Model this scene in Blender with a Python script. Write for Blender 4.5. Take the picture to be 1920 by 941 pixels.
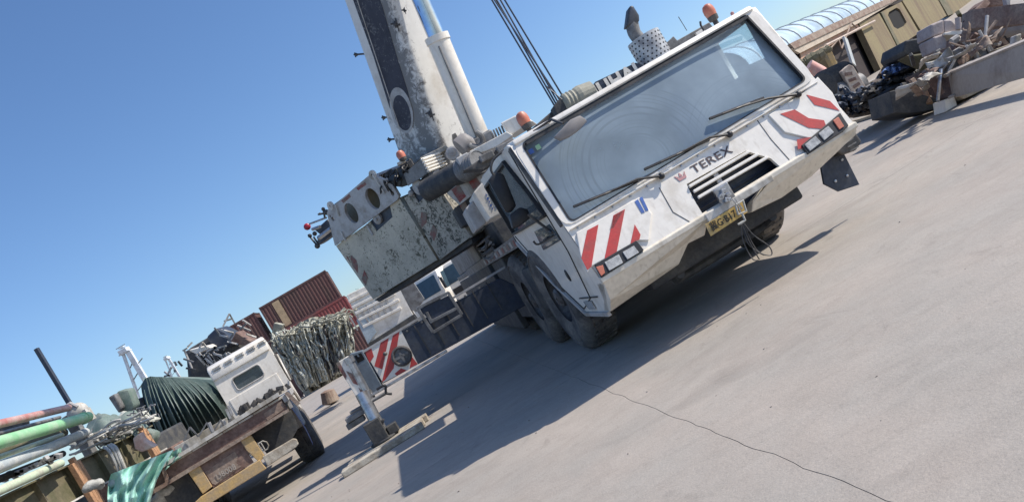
import bpy, bmesh, math, random
from mathutils import Vector, Matrix, noise
random.seed(7)
V = Vector
for o in list(bpy.data.objects): bpy.data.objects.remove(o)
scn = bpy.context.scene
C = scn.collection
# ---------------------------------------------------------------- camera
F, ROLL, EYE = 1480.0, math.radians(30.7), 1.6
CX, CY = 960.0, 470.5
cr, sr = math.cos(ROLL), math.sin(ROLL)
cam = bpy.data.objects.new('camera', bpy.data.cameras.new('camera')); C.objects.link(cam)
cam.matrix_world = Matrix(((cr, sr, 0, 0), (0, 0, -1, 0), (-sr, cr, 0, EYE), (0, 0, 0, 1)))
cam.data.sensor_width = 36; cam.data.lens = 36*F/1920
cam.data.clip_start = .1; cam.data.clip_end = 3000
scn.camera = cam
# ---------------------------------------------------------------- sky and sun
SUN = V((1.09, -.04, 1)).normalized()
w = bpy.data.worlds.new('World'); scn.world = w; w.use_nodes = True
nt = w.node_tree; bg = nt.nodes['Background']
sky = nt.nodes.new('ShaderNodeTexSky'); sky.sky_type = 'NISHITA'; sky.sun_disc = False
sky.sun_elevation = math.asin(SUN.z); sky.sun_rotation = math.atan2(SUN.x, SUN.y)
sky.altitude = 0; sky.air_density = 1.0; sky.dust_density = .9; sky.ozone_density = 5.0
hsv = nt.nodes.new('ShaderNodeHueSaturation'); hsv.inputs['Saturation'].default_value = 1.08; hsv.inputs['Hue'].default_value = .503
nt.links.new(sky.outputs[0], hsv.inputs['Color']); nt.links.new(hsv.outputs[0], bg.inputs[0]); bg.inputs[1].default_value = .15
sl = bpy.data.lights.new('sun', 'SUN'); sl.energy = 4.9; sl.angle = math.radians(.5); sl.color = (1, .93, .83)
so = bpy.data.objects.new('sun', sl); C.objects.link(so)
so.rotation_euler = SUN.to_track_quat('Z', 'Y').to_euler()
scn.view_settings.view_transform = 'Standard'; scn.view_settings.look = 'None'
scn.view_settings.exposure = .18; scn.view_settings.gamma = 1
# ---------------------------------------------------------------- where a sight line meets the place
EYEP = V((0, 0, EYE))
def ray(px, py):
    a, b = px-CX, py-CY
    return V(((a*cr-b*sr)/F, 1, -(a*sr+b*cr)/F))
def at(px, py, D): return EYEP + ray(px, py)*D
def gd(px, py, z=0.0):
    d = ray(px, py); return EYEP + d*((z-EYE)/d.z)
YAW = math.radians(8.7)
EXv, EYv = V((math.cos(YAW), math.sin(YAW), 0)), V((-math.sin(YAW), math.cos(YAW), 0))
ORG = V((2.0736, 7.7269, 0))
LOCF = Matrix.Translation(ORG) @ Matrix.Rotation(YAW, 4, 'Z')
LINV = LOCF.inverted()
AX = {'x': EXv, 'y': EYv, 'z': V((0, 0, 1))}
def cl(px, py, ax, val):            # crane frame, one coordinate known
    d = ray(px, py); A = AX[ax]
    t = (val-(EYEP-ORG).dot(A))/d.dot(A)
    return LINV @ (EYEP+d*t)
def al(px, py, D): return LINV @ at(px, py, D)
def fp(px, py, off=0.0):            # on the sloping front panel
    y0, z0, y1, z1 = .0, .93, .19, 1.54
    n = V((0, -(z1-z0), (y1-y0))).normalized()
    P0 = V((0, y0, z0))+n*off
    e = LINV @ EYEP; d = LINV.to_3x3() @ ray(px, py)
    return e+d*((P0-e).dot(n)/d.dot(n))
def ws(px, py, off=0.0):            # on the windscreen plane
    y0, z0, y1, z1 = .19, 1.54, .46, 2.50
    n = V((0, -(z1-z0), (y1-y0))).normalized()
    P0 = V((0, y0, z0))+n*off
    e = LINV @ EYEP; d = LINV.to_3x3() @ ray(px, py)
    return e+d*((P0-e).dot(n)/d.dot(n))
# ---------------------------------------------------------------- mesh helper
class MB:
    def __init__(s): s.v = []; s.f = []
    def add(s, vs, fs):
        n = len(s.v); s.v += [tuple(v) for v in vs]; s.f += [tuple(i+n for i in f) for f in fs]; return s
    def box(s, a, b):
        (x0, y0, z0), (x1, y1, z1) = a, b
        return s.add([(x0,y0,z0),(x1,y0,z0),(x1,y1,z0),(x0,y1,z0),(x0,y0,z1),(x1,y0,z1),(x1,y1,z1),(x0,y1,z1)],
                     [(0,3,2,1),(4,5,6,7),(0,1,5,4),(1,2,6,5),(2,3,7,6),(3,0,4,7)])
    def obox(s, c, size, R=None):
        R = R or Matrix.Identity(3); c = V(c); h = V(size)/2
        vs = [c+R@V((h.x*i, h.y*j, h.z*k)) for k in (-1, 1) for i, j in ((-1,-1),(1,-1),(1,1),(-1,1))]
        return s.add(vs, [(0,3,2,1),(4,5,6,7),(0,1,5,4),(1,2,6,5),(2,3,7,6),(3,0,4,7)])
    def beam(s, p0, p1, w, h, up=(0, 0, 1)):
        p0, p1 = V(p0), V(p1); d = (p1-p0).normalized(); up = V(up)
        x = d.cross(up)
        if x.length < 1e-3: x = d.cross(V((1, 0, 0)))
        x.normalize(); z = x.cross(d)
        vs = [p+x*(w/2*i)+z*(h/2*k) for p in (p0, p1) for i, k in ((-1,-1),(1,-1),(1,1),(-1,1))]
        return s.add(vs, [(3,2,1,0),(4,5,6,7),(0,1,5,4),(1,2,6,5),(2,3,7,6),(3,0,4,7)])
    def prism(s, poly, vec):
        n = len(poly); vec = V(vec); vs = [V(p) for p in poly]+[V(p)+vec for p in poly]
        return s.add(vs, [tuple(range(n)), tuple(range(2*n-1, n-1, -1))]+[(i, i+n, (i+1) % n+n, (i+1) % n) for i in range(n)])
    def tube(s, pts, r, n=8, caps=True):
        pts = [V(p) for p in pts]; m = len(pts)
        rs = r if isinstance(r, (list, tuple)) else [r]*m
        t0 = (pts[1]-pts[0]).normalized()
        a = t0.cross(V((0, 0, 1)));  a = t0.cross(V((1, 0, 0))) if a.length < .1 else a
        a.normalize(); vs = []
        for i, p in enumerate(pts):
            t = (pts[min(i+1, m-1)]-pts[max(i-1, 0)])
            t = t.normalized() if t.length > 1e-9 else t0
            a = (a-t*a.dot(t)); a = a.normalized() if a.length > 1e-6 else t.orthogonal().normalized()
            b = t.cross(a)
            vs += [p+a*(math.cos(2*math.pi*k/n)*rs[i])+b*(math.sin(2*math.pi*k/n)*rs[i]) for k in range(n)]
        fs = [(i*n+k, i*n+(k+1) % n, (i+1)*n+(k+1) % n, (i+1)*n+k) for i in range(m-1) for k in range(n)]
        if caps: fs += [tuple(range(n-1, -1, -1)), tuple(range((m-1)*n, m*n))]
        return s.add(vs, fs)
    def lathe(s, prof, c, axis, n=24, cap=True):      # prof: (distance along axis, radius)
        ax = V(axis).normalized(); c = V(c)
        return s.tube_prof([(c+ax*d, r) for d, r in prof], ax, n, cap)
    def tube_prof(s, pr, ax, n, cap):
        a = ax.orthogonal().normalized(); b = ax.cross(a); vs = []
        for p, r in pr: vs += [p+a*(math.cos(2*math.pi*k/n)*r)+b*(math.sin(2*math.pi*k/n)*r) for k in range(n)]
        m = len(pr)
        fs = [(i*n+k, i*n+(k+1) % n, (i+1)*n+(k+1) % n, (i+1)*n+k) for i in range(m-1) for k in range(n)]
        if cap: fs += [tuple(range(n-1, -1, -1)), tuple(range((m-1)*n, m*n))]
        return s.add(vs, fs)
    def ball(s, c, r, n=12, m=8, sq=(1, 1, 1)):
        c = V(c); pr = []
        vs = []; fs = []
        for i in range(m+1):
            t = math.pi*i/m
            for k in range(n):
                p = 2*math.pi*k/n
                vs.append(c+V((math.sin(t)*math.cos(p)*r*sq[0], math.sin(t)*math.sin(p)*r*sq[1], math.cos(t)*r*sq[2])))
        for i in range(m):
            for k in range(n): fs.append((i*n+k, (i+1)*n+k, (i+1)*n+(k+1) % n, i*n+(k+1) % n))
        return s.add(vs, fs)
    def grid(s, fn, nu, nv):
        vs = [fn(i/nu, j/nv) for i in range(nu+1) for j in range(nv+1)]
        return s.add(vs, [(i*(nv+1)+j, (i+1)*(nv+1)+j, (i+1)*(nv+1)+j+1, i*(nv+1)+j+1) for i in range(nu) for j in range(nv)])
def mesh_of(name, mb, bev=0, smooth=False, seg=2, M=None):
    me = bpy.data.meshes.new(name)
    vs = [tuple(M @ V(v)) for v in mb.v] if M is not None else mb.v
    me.from_pydata(vs, [], mb.f); me.validate()
    bm = bmesh.new(); bm.from_mesh(me)
    bmesh.ops.remove_doubles(bm, verts=bm.verts, dist=1e-5)
    bmesh.ops.recalc_face_normals(bm, faces=bm.faces)
    if bev:
        es = [e for e in bm.edges if len(e.link_faces) == 2 and e.calc_face_angle(0) > .5]
        bmesh.ops.bevel(bm, geom=es, offset=bev, segments=seg, profile=.5, affect='EDGES', clamp_overlap=True)
    bm.to_mesh(me); bm.free()
    if smooth:
        me.polygons.foreach_set('use_smooth', [True]*len(me.polygons))
        try: me.set_sharp_from_angle(angle=math.radians(35))
        except Exception: pass
    return me
def part(name, mb, m, parent=None, bev=0, smooth=False, label=None, world=False, kind=None, seg=2):
    M = None
    if world and parent is not None:
        r = parent
        while r.parent: r = r.parent
        M = (Matrix.Translation(r.location) @ r.rotation_euler.to_matrix().to_4x4()).inverted()
    o = bpy.data.objects.new(name, mesh_of(name, mb, bev, smooth, seg, M)); C.objects.link(o)
    o.data.materials.append(m)
    if parent: o.parent = parent
    if label: o['label'] = label
    if kind: o['kind'] = kind
    return o
def thing(name, label, cat, loc, rz=0, group=None):
    o = bpy.data.objects.new(name, None); C.objects.link(o); o.empty_display_size = .2
    o.location = loc; o.rotation_euler = (0, 0, rz); o['label'] = label; o['category'] = cat
    if group: o['group'] = group
    return o
def solo(name, mb, m, label, cat, group=None, bev=0, smooth=False, kind=None, seg=2):    # single-mesh thing, world coordinates
    xs = [v[0] for v in mb.v]; ys = [v[1] for v in mb.v]; zs = [v[2] for v in mb.v]
    c = V(((min(xs)+max(xs))/2, (min(ys)+max(ys))/2, min(zs)))
    o = bpy.data.objects.new(name, mesh_of(name, mb, bev, smooth, seg, Matrix.Translation(-c))); C.objects.link(o)
    o.location = c; o.data.materials.append(m)
    if kind: o['kind'] = kind
    if kind != 'structure': o['label'] = label
    if cat and kind != 'structure': o['category'] = cat
    if group: o['group'] = group
    return o
def copy_tree(o, parent=None):
    c = o.copy(); C.objects.link(c); c.parent = parent
    for ch in [q for q in bpy.data.objects if q.parent == o]: copy_tree(ch, c)
    return c
def holed(name, outer, holes, thick, frame, m, parent, label=None, world=False, bev=.0):
    """flat plate with real openings; frame = (origin, xdir, ydir) and 2D loops"""
    cu = bpy.data.curves.new(name, 'CURVE'); cu.dimensions = '2D'; cu.fill_mode = 'BOTH'; cu.extrude = thick/2; cu.bevel_depth = bev
    for lp in [outer]+holes:
        sp = cu.splines.new('POLY'); sp.points.add(len(lp)-1); sp.use_cyclic_u = True
        for i, (a, b) in enumerate(lp): sp.points[i].co = (a, b, 0, 1)
    t = bpy.data.objects.new(name, cu)
    me = bpy.data.meshes.new_from_object(t); bpy.data.objects.remove(t)
    o0, x, y = [V(q) for q in frame]; x.normalize(); y = (y-x*y.dot(x)).normalized(); z = x.cross(y)
    M = Matrix(((x.x, y.x, z.x, o0.x), (x.y, y.y, z.y, o0.y), (x.z, y.z, z.z, o0.z), (0, 0, 0, 1)))
    if world and parent is not None:
        M = (Matrix.Translation(parent.location) @ parent.rotation_euler.to_matrix().to_4x4()).inverted() @ M
    me.transform(M); me.materials.clear(); me.materials.append(m)
    o = bpy.data.objects.new(name, me); C.objects.link(o)
    if parent: o.parent = parent
    if label: o['label'] = label
    return o
def in_frame(frame, pts):
    o0, x, y = [V(q) for q in frame]; x.normalize(); y = (y-x*y.dot(x)).normalized()
    return [((V(p)-o0).dot(x), (V(p)-o0).dot(y)) for p in pts]
def circle2(c, r, n=20, ry=None): return [(c[0]+r*math.cos(2*math.pi*k/n), c[1]+(ry or r)*math.sin(2*math.pi*k/n)) for k in range(n)]
def rrect(x0, y0, x1, y1, r, n=4):
    o = []
    for cx, cy, a in ((x1-r, y0+r, -90), (x1-r, y1-r, 0), (x0+r, y1-r, 90), (x0+r, y0+r, 180)):
        for k in range(n+1):
            t = math.radians(a+90*k/n); o.append((cx+r*math.cos(t), cy+r*math.sin(t)))
    return o
def text(name, s, size, frame, m, parent, bold=0.0, ext=.003, sx=1.0, space=1.0):
    cu = bpy.data.curves.new(name, 'FONT'); cu.body = s; cu.size = size; cu.extrude = ext; cu.offset = bold
    cu.align_x = 'CENTER'; cu.align_y = 'CENTER'; cu.space_character = space; cu.resolution_u = 3
    t = bpy.data.objects.new(name, cu); me = bpy.data.meshes.new_from_object(t); bpy.data.objects.remove(t)
    o0, x, y = [V(q) for q in frame]; x.normalize(); y = (y-x*y.dot(x)).normalized(); z = x.cross(y)
    me.transform(Matrix(((x.x*sx, y.x, z.x, o0.x), (x.y*sx, y.y, z.y, o0.y), (x.z*sx, y.z, z.z, o0.z), (0, 0, 0, 1))))
    me.materials.clear(); me.materials.append(m)
    o = bpy.data.objects.new(name, me); C.objects.link(o); o.parent = parent
    return o
# ---------------------------------------------------------------- materials
def mat(name, col, rough=.6, metal=0.0, dirt=None, amt=.5, scale=2.0, bump=.0, bscale=30.0, var=.12, coat=0.0, streak=False, runs=0.0):
    m = bpy.data.materials.new(name); m.use_nodes = True; n = m.node_tree; N = n.nodes; L = n.links
    b = N['Principled BSDF']; b.inputs['Roughness'].default_value = rough; b.inputs['Metallic'].default_value = metal
    b.inputs['Coat Weight'].default_value = coat
    tc = N.new('ShaderNodeTexCoord'); src = tc.outputs['Object']
    if streak:
        mp = N.new('ShaderNodeMapping'); mp.inputs['Scale'].default_value = (1, 1, .18); L.new(src, mp.inputs[0]); ssrc = mp.outputs[0]
    else: ssrc = src
    nz = N.new('ShaderNodeTexNoise'); nz.inputs['Scale'].default_value = scale; nz.inputs['Detail'].default_value = 8; nz.inputs['Roughness'].default_value = .65
    L.new(ssrc, nz.inputs['Vector'])
    mx = N.new('ShaderNodeMix'); mx.data_type = 'RGBA'
    c1 = tuple(col)+(1,); d = dirt or tuple(c*.6 for c in col)
    mx.inputs['A'].default_value = c1; mx.inputs['B'].default_value = tuple(d)+(1,)
    rp = N.new('ShaderNodeValToRGB'); rp.color_ramp.elements[0].position = max(0, .62-amt*.42); rp.color_ramp.elements[1].position = min(1, .62-amt*.42+.22)
    rp.color_ramp.elements[1].color = (1, 1, 1, 1) if dirt else (.6, .6, .6, 1)
    L.new(nz.outputs[0], rp.inputs[0]); L.new(rp.outputs[0], mx.inputs['Factor'])
    n2 = N.new('ShaderNodeTexNoise'); n2.inputs['Scale'].default_value = scale*9; n2.inputs['Detail'].default_value = 6; L.new(src, n2.inputs['Vector'])
    mr = N.new('ShaderNodeMapRange'); mr.inputs['From Min'].default_value = .3; mr.inputs['From Max'].default_value = .7
    mr.inputs['To Min'].default_value = 1-var; mr.inputs['To Max'].default_value = 1+var; L.new(n2.outputs[0], mr.inputs[0])
    hs = N.new('ShaderNodeVectorMath'); hs.operation = 'SCALE'; L.new(mx.outputs['Result'], hs.inputs[0]); L.new(mr.outputs[0], hs.inputs['Scale'])
    L.new(hs.outputs[0], b.inputs['Base Color'])
    if runs:
        mp = N.new('ShaderNodeMapping'); mp.inputs['Scale'].default_value = (16, 16, 1.1); L.new(src, mp.inputs[0])
        n4 = N.new('ShaderNodeTexNoise'); n4.inputs['Scale'].default_value = 1.3; n4.inputs['Detail'].default_value = 6; L.new(mp.outputs[0], n4.inputs['Vector'])
        n5 = N.new('ShaderNodeTexNoise'); n5.inputs['Scale'].default_value = 38; n5.inputs['Detail'].default_value = 3; L.new(src, n5.inputs['Vector'])
        r4 = N.new('ShaderNodeMapRange'); r4.inputs[1].default_value = .56; r4.inputs[2].default_value = .72; r4.inputs[3].default_value = 0; r4.inputs[4].default_value = runs; L.new(n4.outputs[0], r4.inputs[0])
        r5 = N.new('ShaderNodeMapRange'); r5.inputs[1].default_value = .70; r5.inputs[2].default_value = .74; r5.inputs[3].default_value = 0; r5.inputs[4].default_value = runs*.7; L.new(n5.outputs[0], r5.inputs[0])
        ad = N.new('ShaderNodeMath'); ad.operation = 'ADD'; ad.use_clamp = True; L.new(r4.outputs[0], ad.inputs[0]); L.new(r5.outputs[0], ad.inputs[1])
        m5 = N.new('ShaderNodeMix'); m5.data_type = 'RGBA'; L.new(ad.outputs[0], m5.inputs['Factor']); L.new(hs.outputs[0], m5.inputs['A']); m5.inputs['B'].default_value = (.26, .2, .14, 1)
        L.new(m5.outputs['Result'], b.inputs['Base Color'])
    if bump:
        n3 = N.new('ShaderNodeTexNoise'); n3.inputs['Scale'].default_value = bscale; n3.inputs['Detail'].default_value = 5; L.new(src, n3.inputs['Vector'])
        bp = N.new('ShaderNodeBump'); bp.inputs['Strength'].default_value = min(1, bump); bp.inputs['Distance'].default_value = .02
        L.new(n3.outputs[0], bp.inputs['Height']); L.new(bp.outputs[0], b.inputs['Normal'])
    return m
M_white = mat('white_paint', (.78, .735, .66), .42, dirt=(.52, .46, .37), amt=.26, scale=1.6, var=.05, coat=.2, runs=.22, bump=.06, bscale=6)
M_whited = mat('dirty_white_paint', (.62, .60, .56), .6, runs=.5, dirt=(.25, .22, .17), amt=.55, scale=2.2, var=.12, bump=.1, streak=True)
M_lower = mat('dusty_bumper_paint', (.68, .625, .53), .55, runs=.3, dirt=(.45, .41, .33), amt=.32, scale=2.0, var=.08, bump=.1)
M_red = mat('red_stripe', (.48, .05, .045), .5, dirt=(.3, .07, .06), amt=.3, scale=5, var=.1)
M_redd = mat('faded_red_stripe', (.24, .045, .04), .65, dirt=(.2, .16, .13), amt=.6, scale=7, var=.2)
M_black = mat('black_plastic', (.018, .018, .02), .5, var=.25, scale=4)
M_blackm = mat('black_metal', (.03, .032, .036), .55, dirt=(.1, .09, .08), amt=.5, scale=5, var=.2)
M_dark = mat('dark_chassis', (.035, .037, .042), .7, dirt=(.09, .085, .075), amt=.5, scale=3, var=.2, bump=.2)
M_navy = mat('navy_and_shaded_steel', (.025, .035, .06), .5, dirt=(.06, .065, .075), amt=.4, scale=3, var=.2)
M_rubber = mat('tyre_rubber', (.075, .07, .068), .9, dirt=(.19, .17, .15), amt=.5, scale=3, var=.2, bump=.2)
M_rim = mat('rim_paint', (.16, .155, .15), .6, dirt=(.06, .05, .045), amt=.6, scale=6, var=.2)
M_grey = mat('grey_paint', (.2, .2, .2), .55, dirt=(.09, .085, .08), amt=.5, scale=4, var=.15, bump=.1)
M_lgrey = mat('light_grey_paint', (.42, .41, .4), .5, dirt=(.26, .23, .2), amt=.4, scale=4, var=.08)
M_steel = mat('bare_steel', (.45, .46, .48), .32, .8, dirt=(.22, .2, .19), amt=.4, scale=9, var=.15)
M_chrome = mat('chrome_rod', (.55, .62, .75), .15, 1.0, var=.04)
M_galv = mat('galvanised_muffler', (.5, .5, .5), .45, .5, dirt=(.25, .24, .25), amt=.45, scale=6, var=.12)
M_amber = mat('amber_plastic', (.5, .15, .09), .45, var=.08, scale=6, dirt=(.42, .2, .14), amt=.4)
M_redlamp = mat('red_lamp', (.35, .02, .04), .3)
M_yellow = mat('yellow_paint', (.5, .33, .13), .7, dirt=(.36, .27, .17), amt=.5, scale=4, var=.15, bump=.15)
M_plate = mat('yellow_plate', (.6, .4, .12), .5, dirt=(.35, .27, .15), amt=.4, scale=12)
M_brown = mat('rusty_brown', (.13, .075, .06), .8, dirt=(.22, .15, .12), amt=.5, scale=3, var=.25, bump=.3)
M_rust = mat('rusty_steel', (.2, .13, .1), .8, dirt=(.3, .24, .19), amt=.55, scale=2.5, var=.25, bump=.3)
M_plank = mat('pale_timber', (.5, .46, .38), .8, dirt=(.3, .25, .19), amt=.5, scale=5, var=.2, bump=.3)
M_timber = mat('orange_timber', (.45, .25, .13), .8, dirt=(.3, .17, .1), amt=.5, scale=6, var=.25, bump=.3)
M_olive = mat('olive_steel', (.1, .095, .05), .7, dirt=(.17, .14, .09), amt=.5, scale=2, var=.15, bump=.15)
M_olivew = mat('olive_wall', (.22, .18, .095), .8, dirt=(.16, .115, .07), amt=.5, scale=.9, var=.12, bump=.15, streak=True)
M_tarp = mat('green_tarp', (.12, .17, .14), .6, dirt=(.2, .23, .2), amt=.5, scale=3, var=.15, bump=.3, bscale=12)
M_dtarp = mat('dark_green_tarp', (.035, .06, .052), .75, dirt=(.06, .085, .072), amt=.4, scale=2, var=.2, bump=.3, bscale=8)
M_teal = mat('teal_tarp', (.27, .52, .44), .75, dirt=(.4, .6, .53), amt=.5, scale=4, var=.15, bump=.4, bscale=9)
M_hose = mat('pale_hose', (.5, .49, .45), .7, dirt=(.28, .27, .24), amt=.5, scale=5, var=.2)
M_net = mat('grey_green_net', (.42, .41, .33), .9, dirt=(.25, .24, .19), amt=.6, scale=6, var=.3, bump=.6)
M_net2 = mat('bleached_rope', (.6, .6, .52), .9, dirt=(.3, .3, .24), amt=.5, scale=8, var=.2)
M_blue = mat('blue_tarp', (.06, .12, .3), .5, dirt=(.2, .26, .42), amt=.6, scale=3, var=.2, bump=.4, bscale=10)
M_pinkpipe = mat('faded_red_pipe', (.42, .16, .14), .6, dirt=(.5, .34, .31), amt=.6, scale=3, var=.15, bump=.2)
M_greenpipe = mat('light_green_pipe', (.24, .5, .26), .55, dirt=(.38, .54, .36), amt=.45, scale=2.5, var=.08)
M_palepipe = mat('pale_green_pipe', (.5, .58, .42), .6, dirt=(.42, .4, .32), amt=.4, scale=3, var=.1)
M_greypipe = mat('grey_pipe', (.36, .4, .42), .7, dirt=(.5, .5, .47), amt=.5, scale=3, var=.15, bump=.2)
M_cont = mat('container_maroon', (.13, .06, .054), .75, dirt=(.09, .055, .045), amt=.5, scale=1.1, var=.15, streak=True)
M_contr = mat('container_red', (.24, .06, .056), .7, dirt=(.17, .08, .07), amt=.45, scale=1.1, var=.15, streak=True)
M_mound = mat('rusty_dark_heap', (.075, .058, .045), .9, dirt=(.15, .11, .085), amt=.5, scale=3, var=.3, bump=.5)
M_contd = mat('container_dark_trim', (.08, .045, .045), .8, dirt=(.15, .08, .07), amt=.5, scale=3)
M_tan = mat('tan_patch', (.45, .33, .2), .8)
M_ship = mat('hazy_ship_white', (.62, .66, .7), .6, dirt=(.4, .38, .36), amt=.4, scale=.8)  # blue-white tint paints distance haze onto the masts
M_orange = mat('faded_orange', (.5, .27, .18), .7, dirt=(.42, .32, .22), amt=.5, scale=1.5, var=.12)
M_interior = mat('cab_trim', (.45, .52, .56), .8, var=.05)
M_dash = mat('dashboard', (.07, .075, .08), .7)
M_seat = mat('blue_seat_fabric', (.05, .12, .26), .9, bump=.2, bscale=60)
M_wtone = mat('window_tone_green', (.26, .38, .32), .8)
M_void = mat('unlit_opening', (.006, .006, .007), 1.0)  # near-black sheet colour, paints the darkness inside openings
M_wallint = mat('dark_doorway', (.035, .025, .025), .9)
M_print = mat('dark_lettering', (.05, .035, .04), .6, dirt=(.12, .08, .08), amt=.4, scale=20)
M_logo = mat('pink_logo', (.5, .25, .25), .6)
M_bluep = mat('blue_print', (.06, .14, .42), .6)
M_paper = mat('paper', (.75, .77, .8), .8)
M_ink = mat('plate_ink', (.02, .02, .018), .6)
M_pallet = mat('pallet_wood', (.42, .36, .26), .85, dirt=(.26, .2, .14), amt=.5, scale=5, var=.2, bump=.3)
M_beamg = mat('grey_primer_steel', (.36, .32, .28), .7, dirt=(.2, .16, .13), amt=.35, scale=2, var=.06, bump=.1)
M_lens = mat('headlamp_lens', (.5, .5, .48), .15, dirt=(.3, .3, .29), amt=.5, scale=20, var=.2)
M_mirror = mat('mirror_shell', (.27, .25, .24), .6, var=.06)
M_trunk = mat('bark', (.08, .06, .045), .9)
M_leaf = mat('foliage', (.05, .07, .05), .8, dirt=(.03, .045, .035), amt=.5, scale=2)
# boom side: bare paint, grime creeping in speckles
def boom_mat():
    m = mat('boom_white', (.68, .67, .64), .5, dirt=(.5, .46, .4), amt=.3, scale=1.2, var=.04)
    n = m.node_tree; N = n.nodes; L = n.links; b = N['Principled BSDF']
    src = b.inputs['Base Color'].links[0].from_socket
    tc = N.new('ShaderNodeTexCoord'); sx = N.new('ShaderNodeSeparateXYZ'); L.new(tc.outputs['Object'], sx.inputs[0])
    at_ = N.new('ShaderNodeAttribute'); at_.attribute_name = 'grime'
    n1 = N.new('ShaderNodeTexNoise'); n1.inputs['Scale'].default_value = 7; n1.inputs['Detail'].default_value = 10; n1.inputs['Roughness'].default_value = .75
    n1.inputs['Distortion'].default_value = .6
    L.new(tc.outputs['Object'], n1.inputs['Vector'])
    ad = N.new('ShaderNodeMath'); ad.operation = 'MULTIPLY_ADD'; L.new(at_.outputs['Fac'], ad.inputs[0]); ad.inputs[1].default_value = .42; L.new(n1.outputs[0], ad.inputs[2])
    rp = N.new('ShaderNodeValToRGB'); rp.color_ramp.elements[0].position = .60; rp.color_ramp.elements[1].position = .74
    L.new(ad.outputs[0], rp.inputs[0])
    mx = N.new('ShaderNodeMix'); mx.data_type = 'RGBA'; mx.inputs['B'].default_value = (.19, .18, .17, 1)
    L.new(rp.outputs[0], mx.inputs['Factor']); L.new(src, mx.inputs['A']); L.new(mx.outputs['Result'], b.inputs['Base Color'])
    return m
M_boom = boom_mat()
def speck_mat(name, base, spot, lo, hi, sc):
    m = mat(name, base, .75, dirt=tuple(c*.75 for c in base), amt=.5, scale=1.5, var=.08, bump=.25, bscale=25)
    n = m.node_tree; N = n.nodes; L = n.links; b = N['Principled BSDF']; src = b.inputs['Base Color'].links[0].from_socket
    tc = N.new('ShaderNodeTexCoord')
    n0 = N.new('ShaderNodeTexNoise'); n0.inputs['Scale'].default_value = sc*.25; L.new(tc.outputs['Object'], n0.inputs['Vector'])
    v = N.new('ShaderNodeTexNoise'); v.inputs['Scale'].default_value = sc; v.inputs['Detail'].default_value = 5; v.inputs['Distortion'].default_value = 1.6; v.inputs['Roughness'].default_value = .7
    L.new(tc.outputs['Object'], v.inputs['Vector'])
    a = N.new('ShaderNodeMath'); a.operation = 'MULTIPLY_ADD'; a.inputs[1].default_value = .35; L.new(n0.outputs[0], a.inputs[0]); L.new(v.outputs[0], a.inputs[2])
    rp = N.new('ShaderNodeValToRGB'); rp.color_ramp.elements[0].position = lo; rp.color_ramp.elements[1].position = hi
    L.new(a.outputs[0], rp.inputs[0]); mx = N.new('ShaderNodeMix'); mx.data_type = 'RGBA'
    L.new(rp.outputs[0], mx.inputs['Factor']); L.new(src, mx.inputs['A']); mx.inputs['B'].default_value = tuple(spot)+(1,)
    L.new(mx.outputs['Result'], b.inputs['Base Color']); return m
M_cw = speck_mat('peeling_counterweight', (.55, .51, .41), (.12, .115, .08), .735, .80, 13)
M_cw2 = speck_mat('mossy_counterweight', (.44, .41, .34), (.06, .06, .045), .67, .75, 12)
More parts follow.
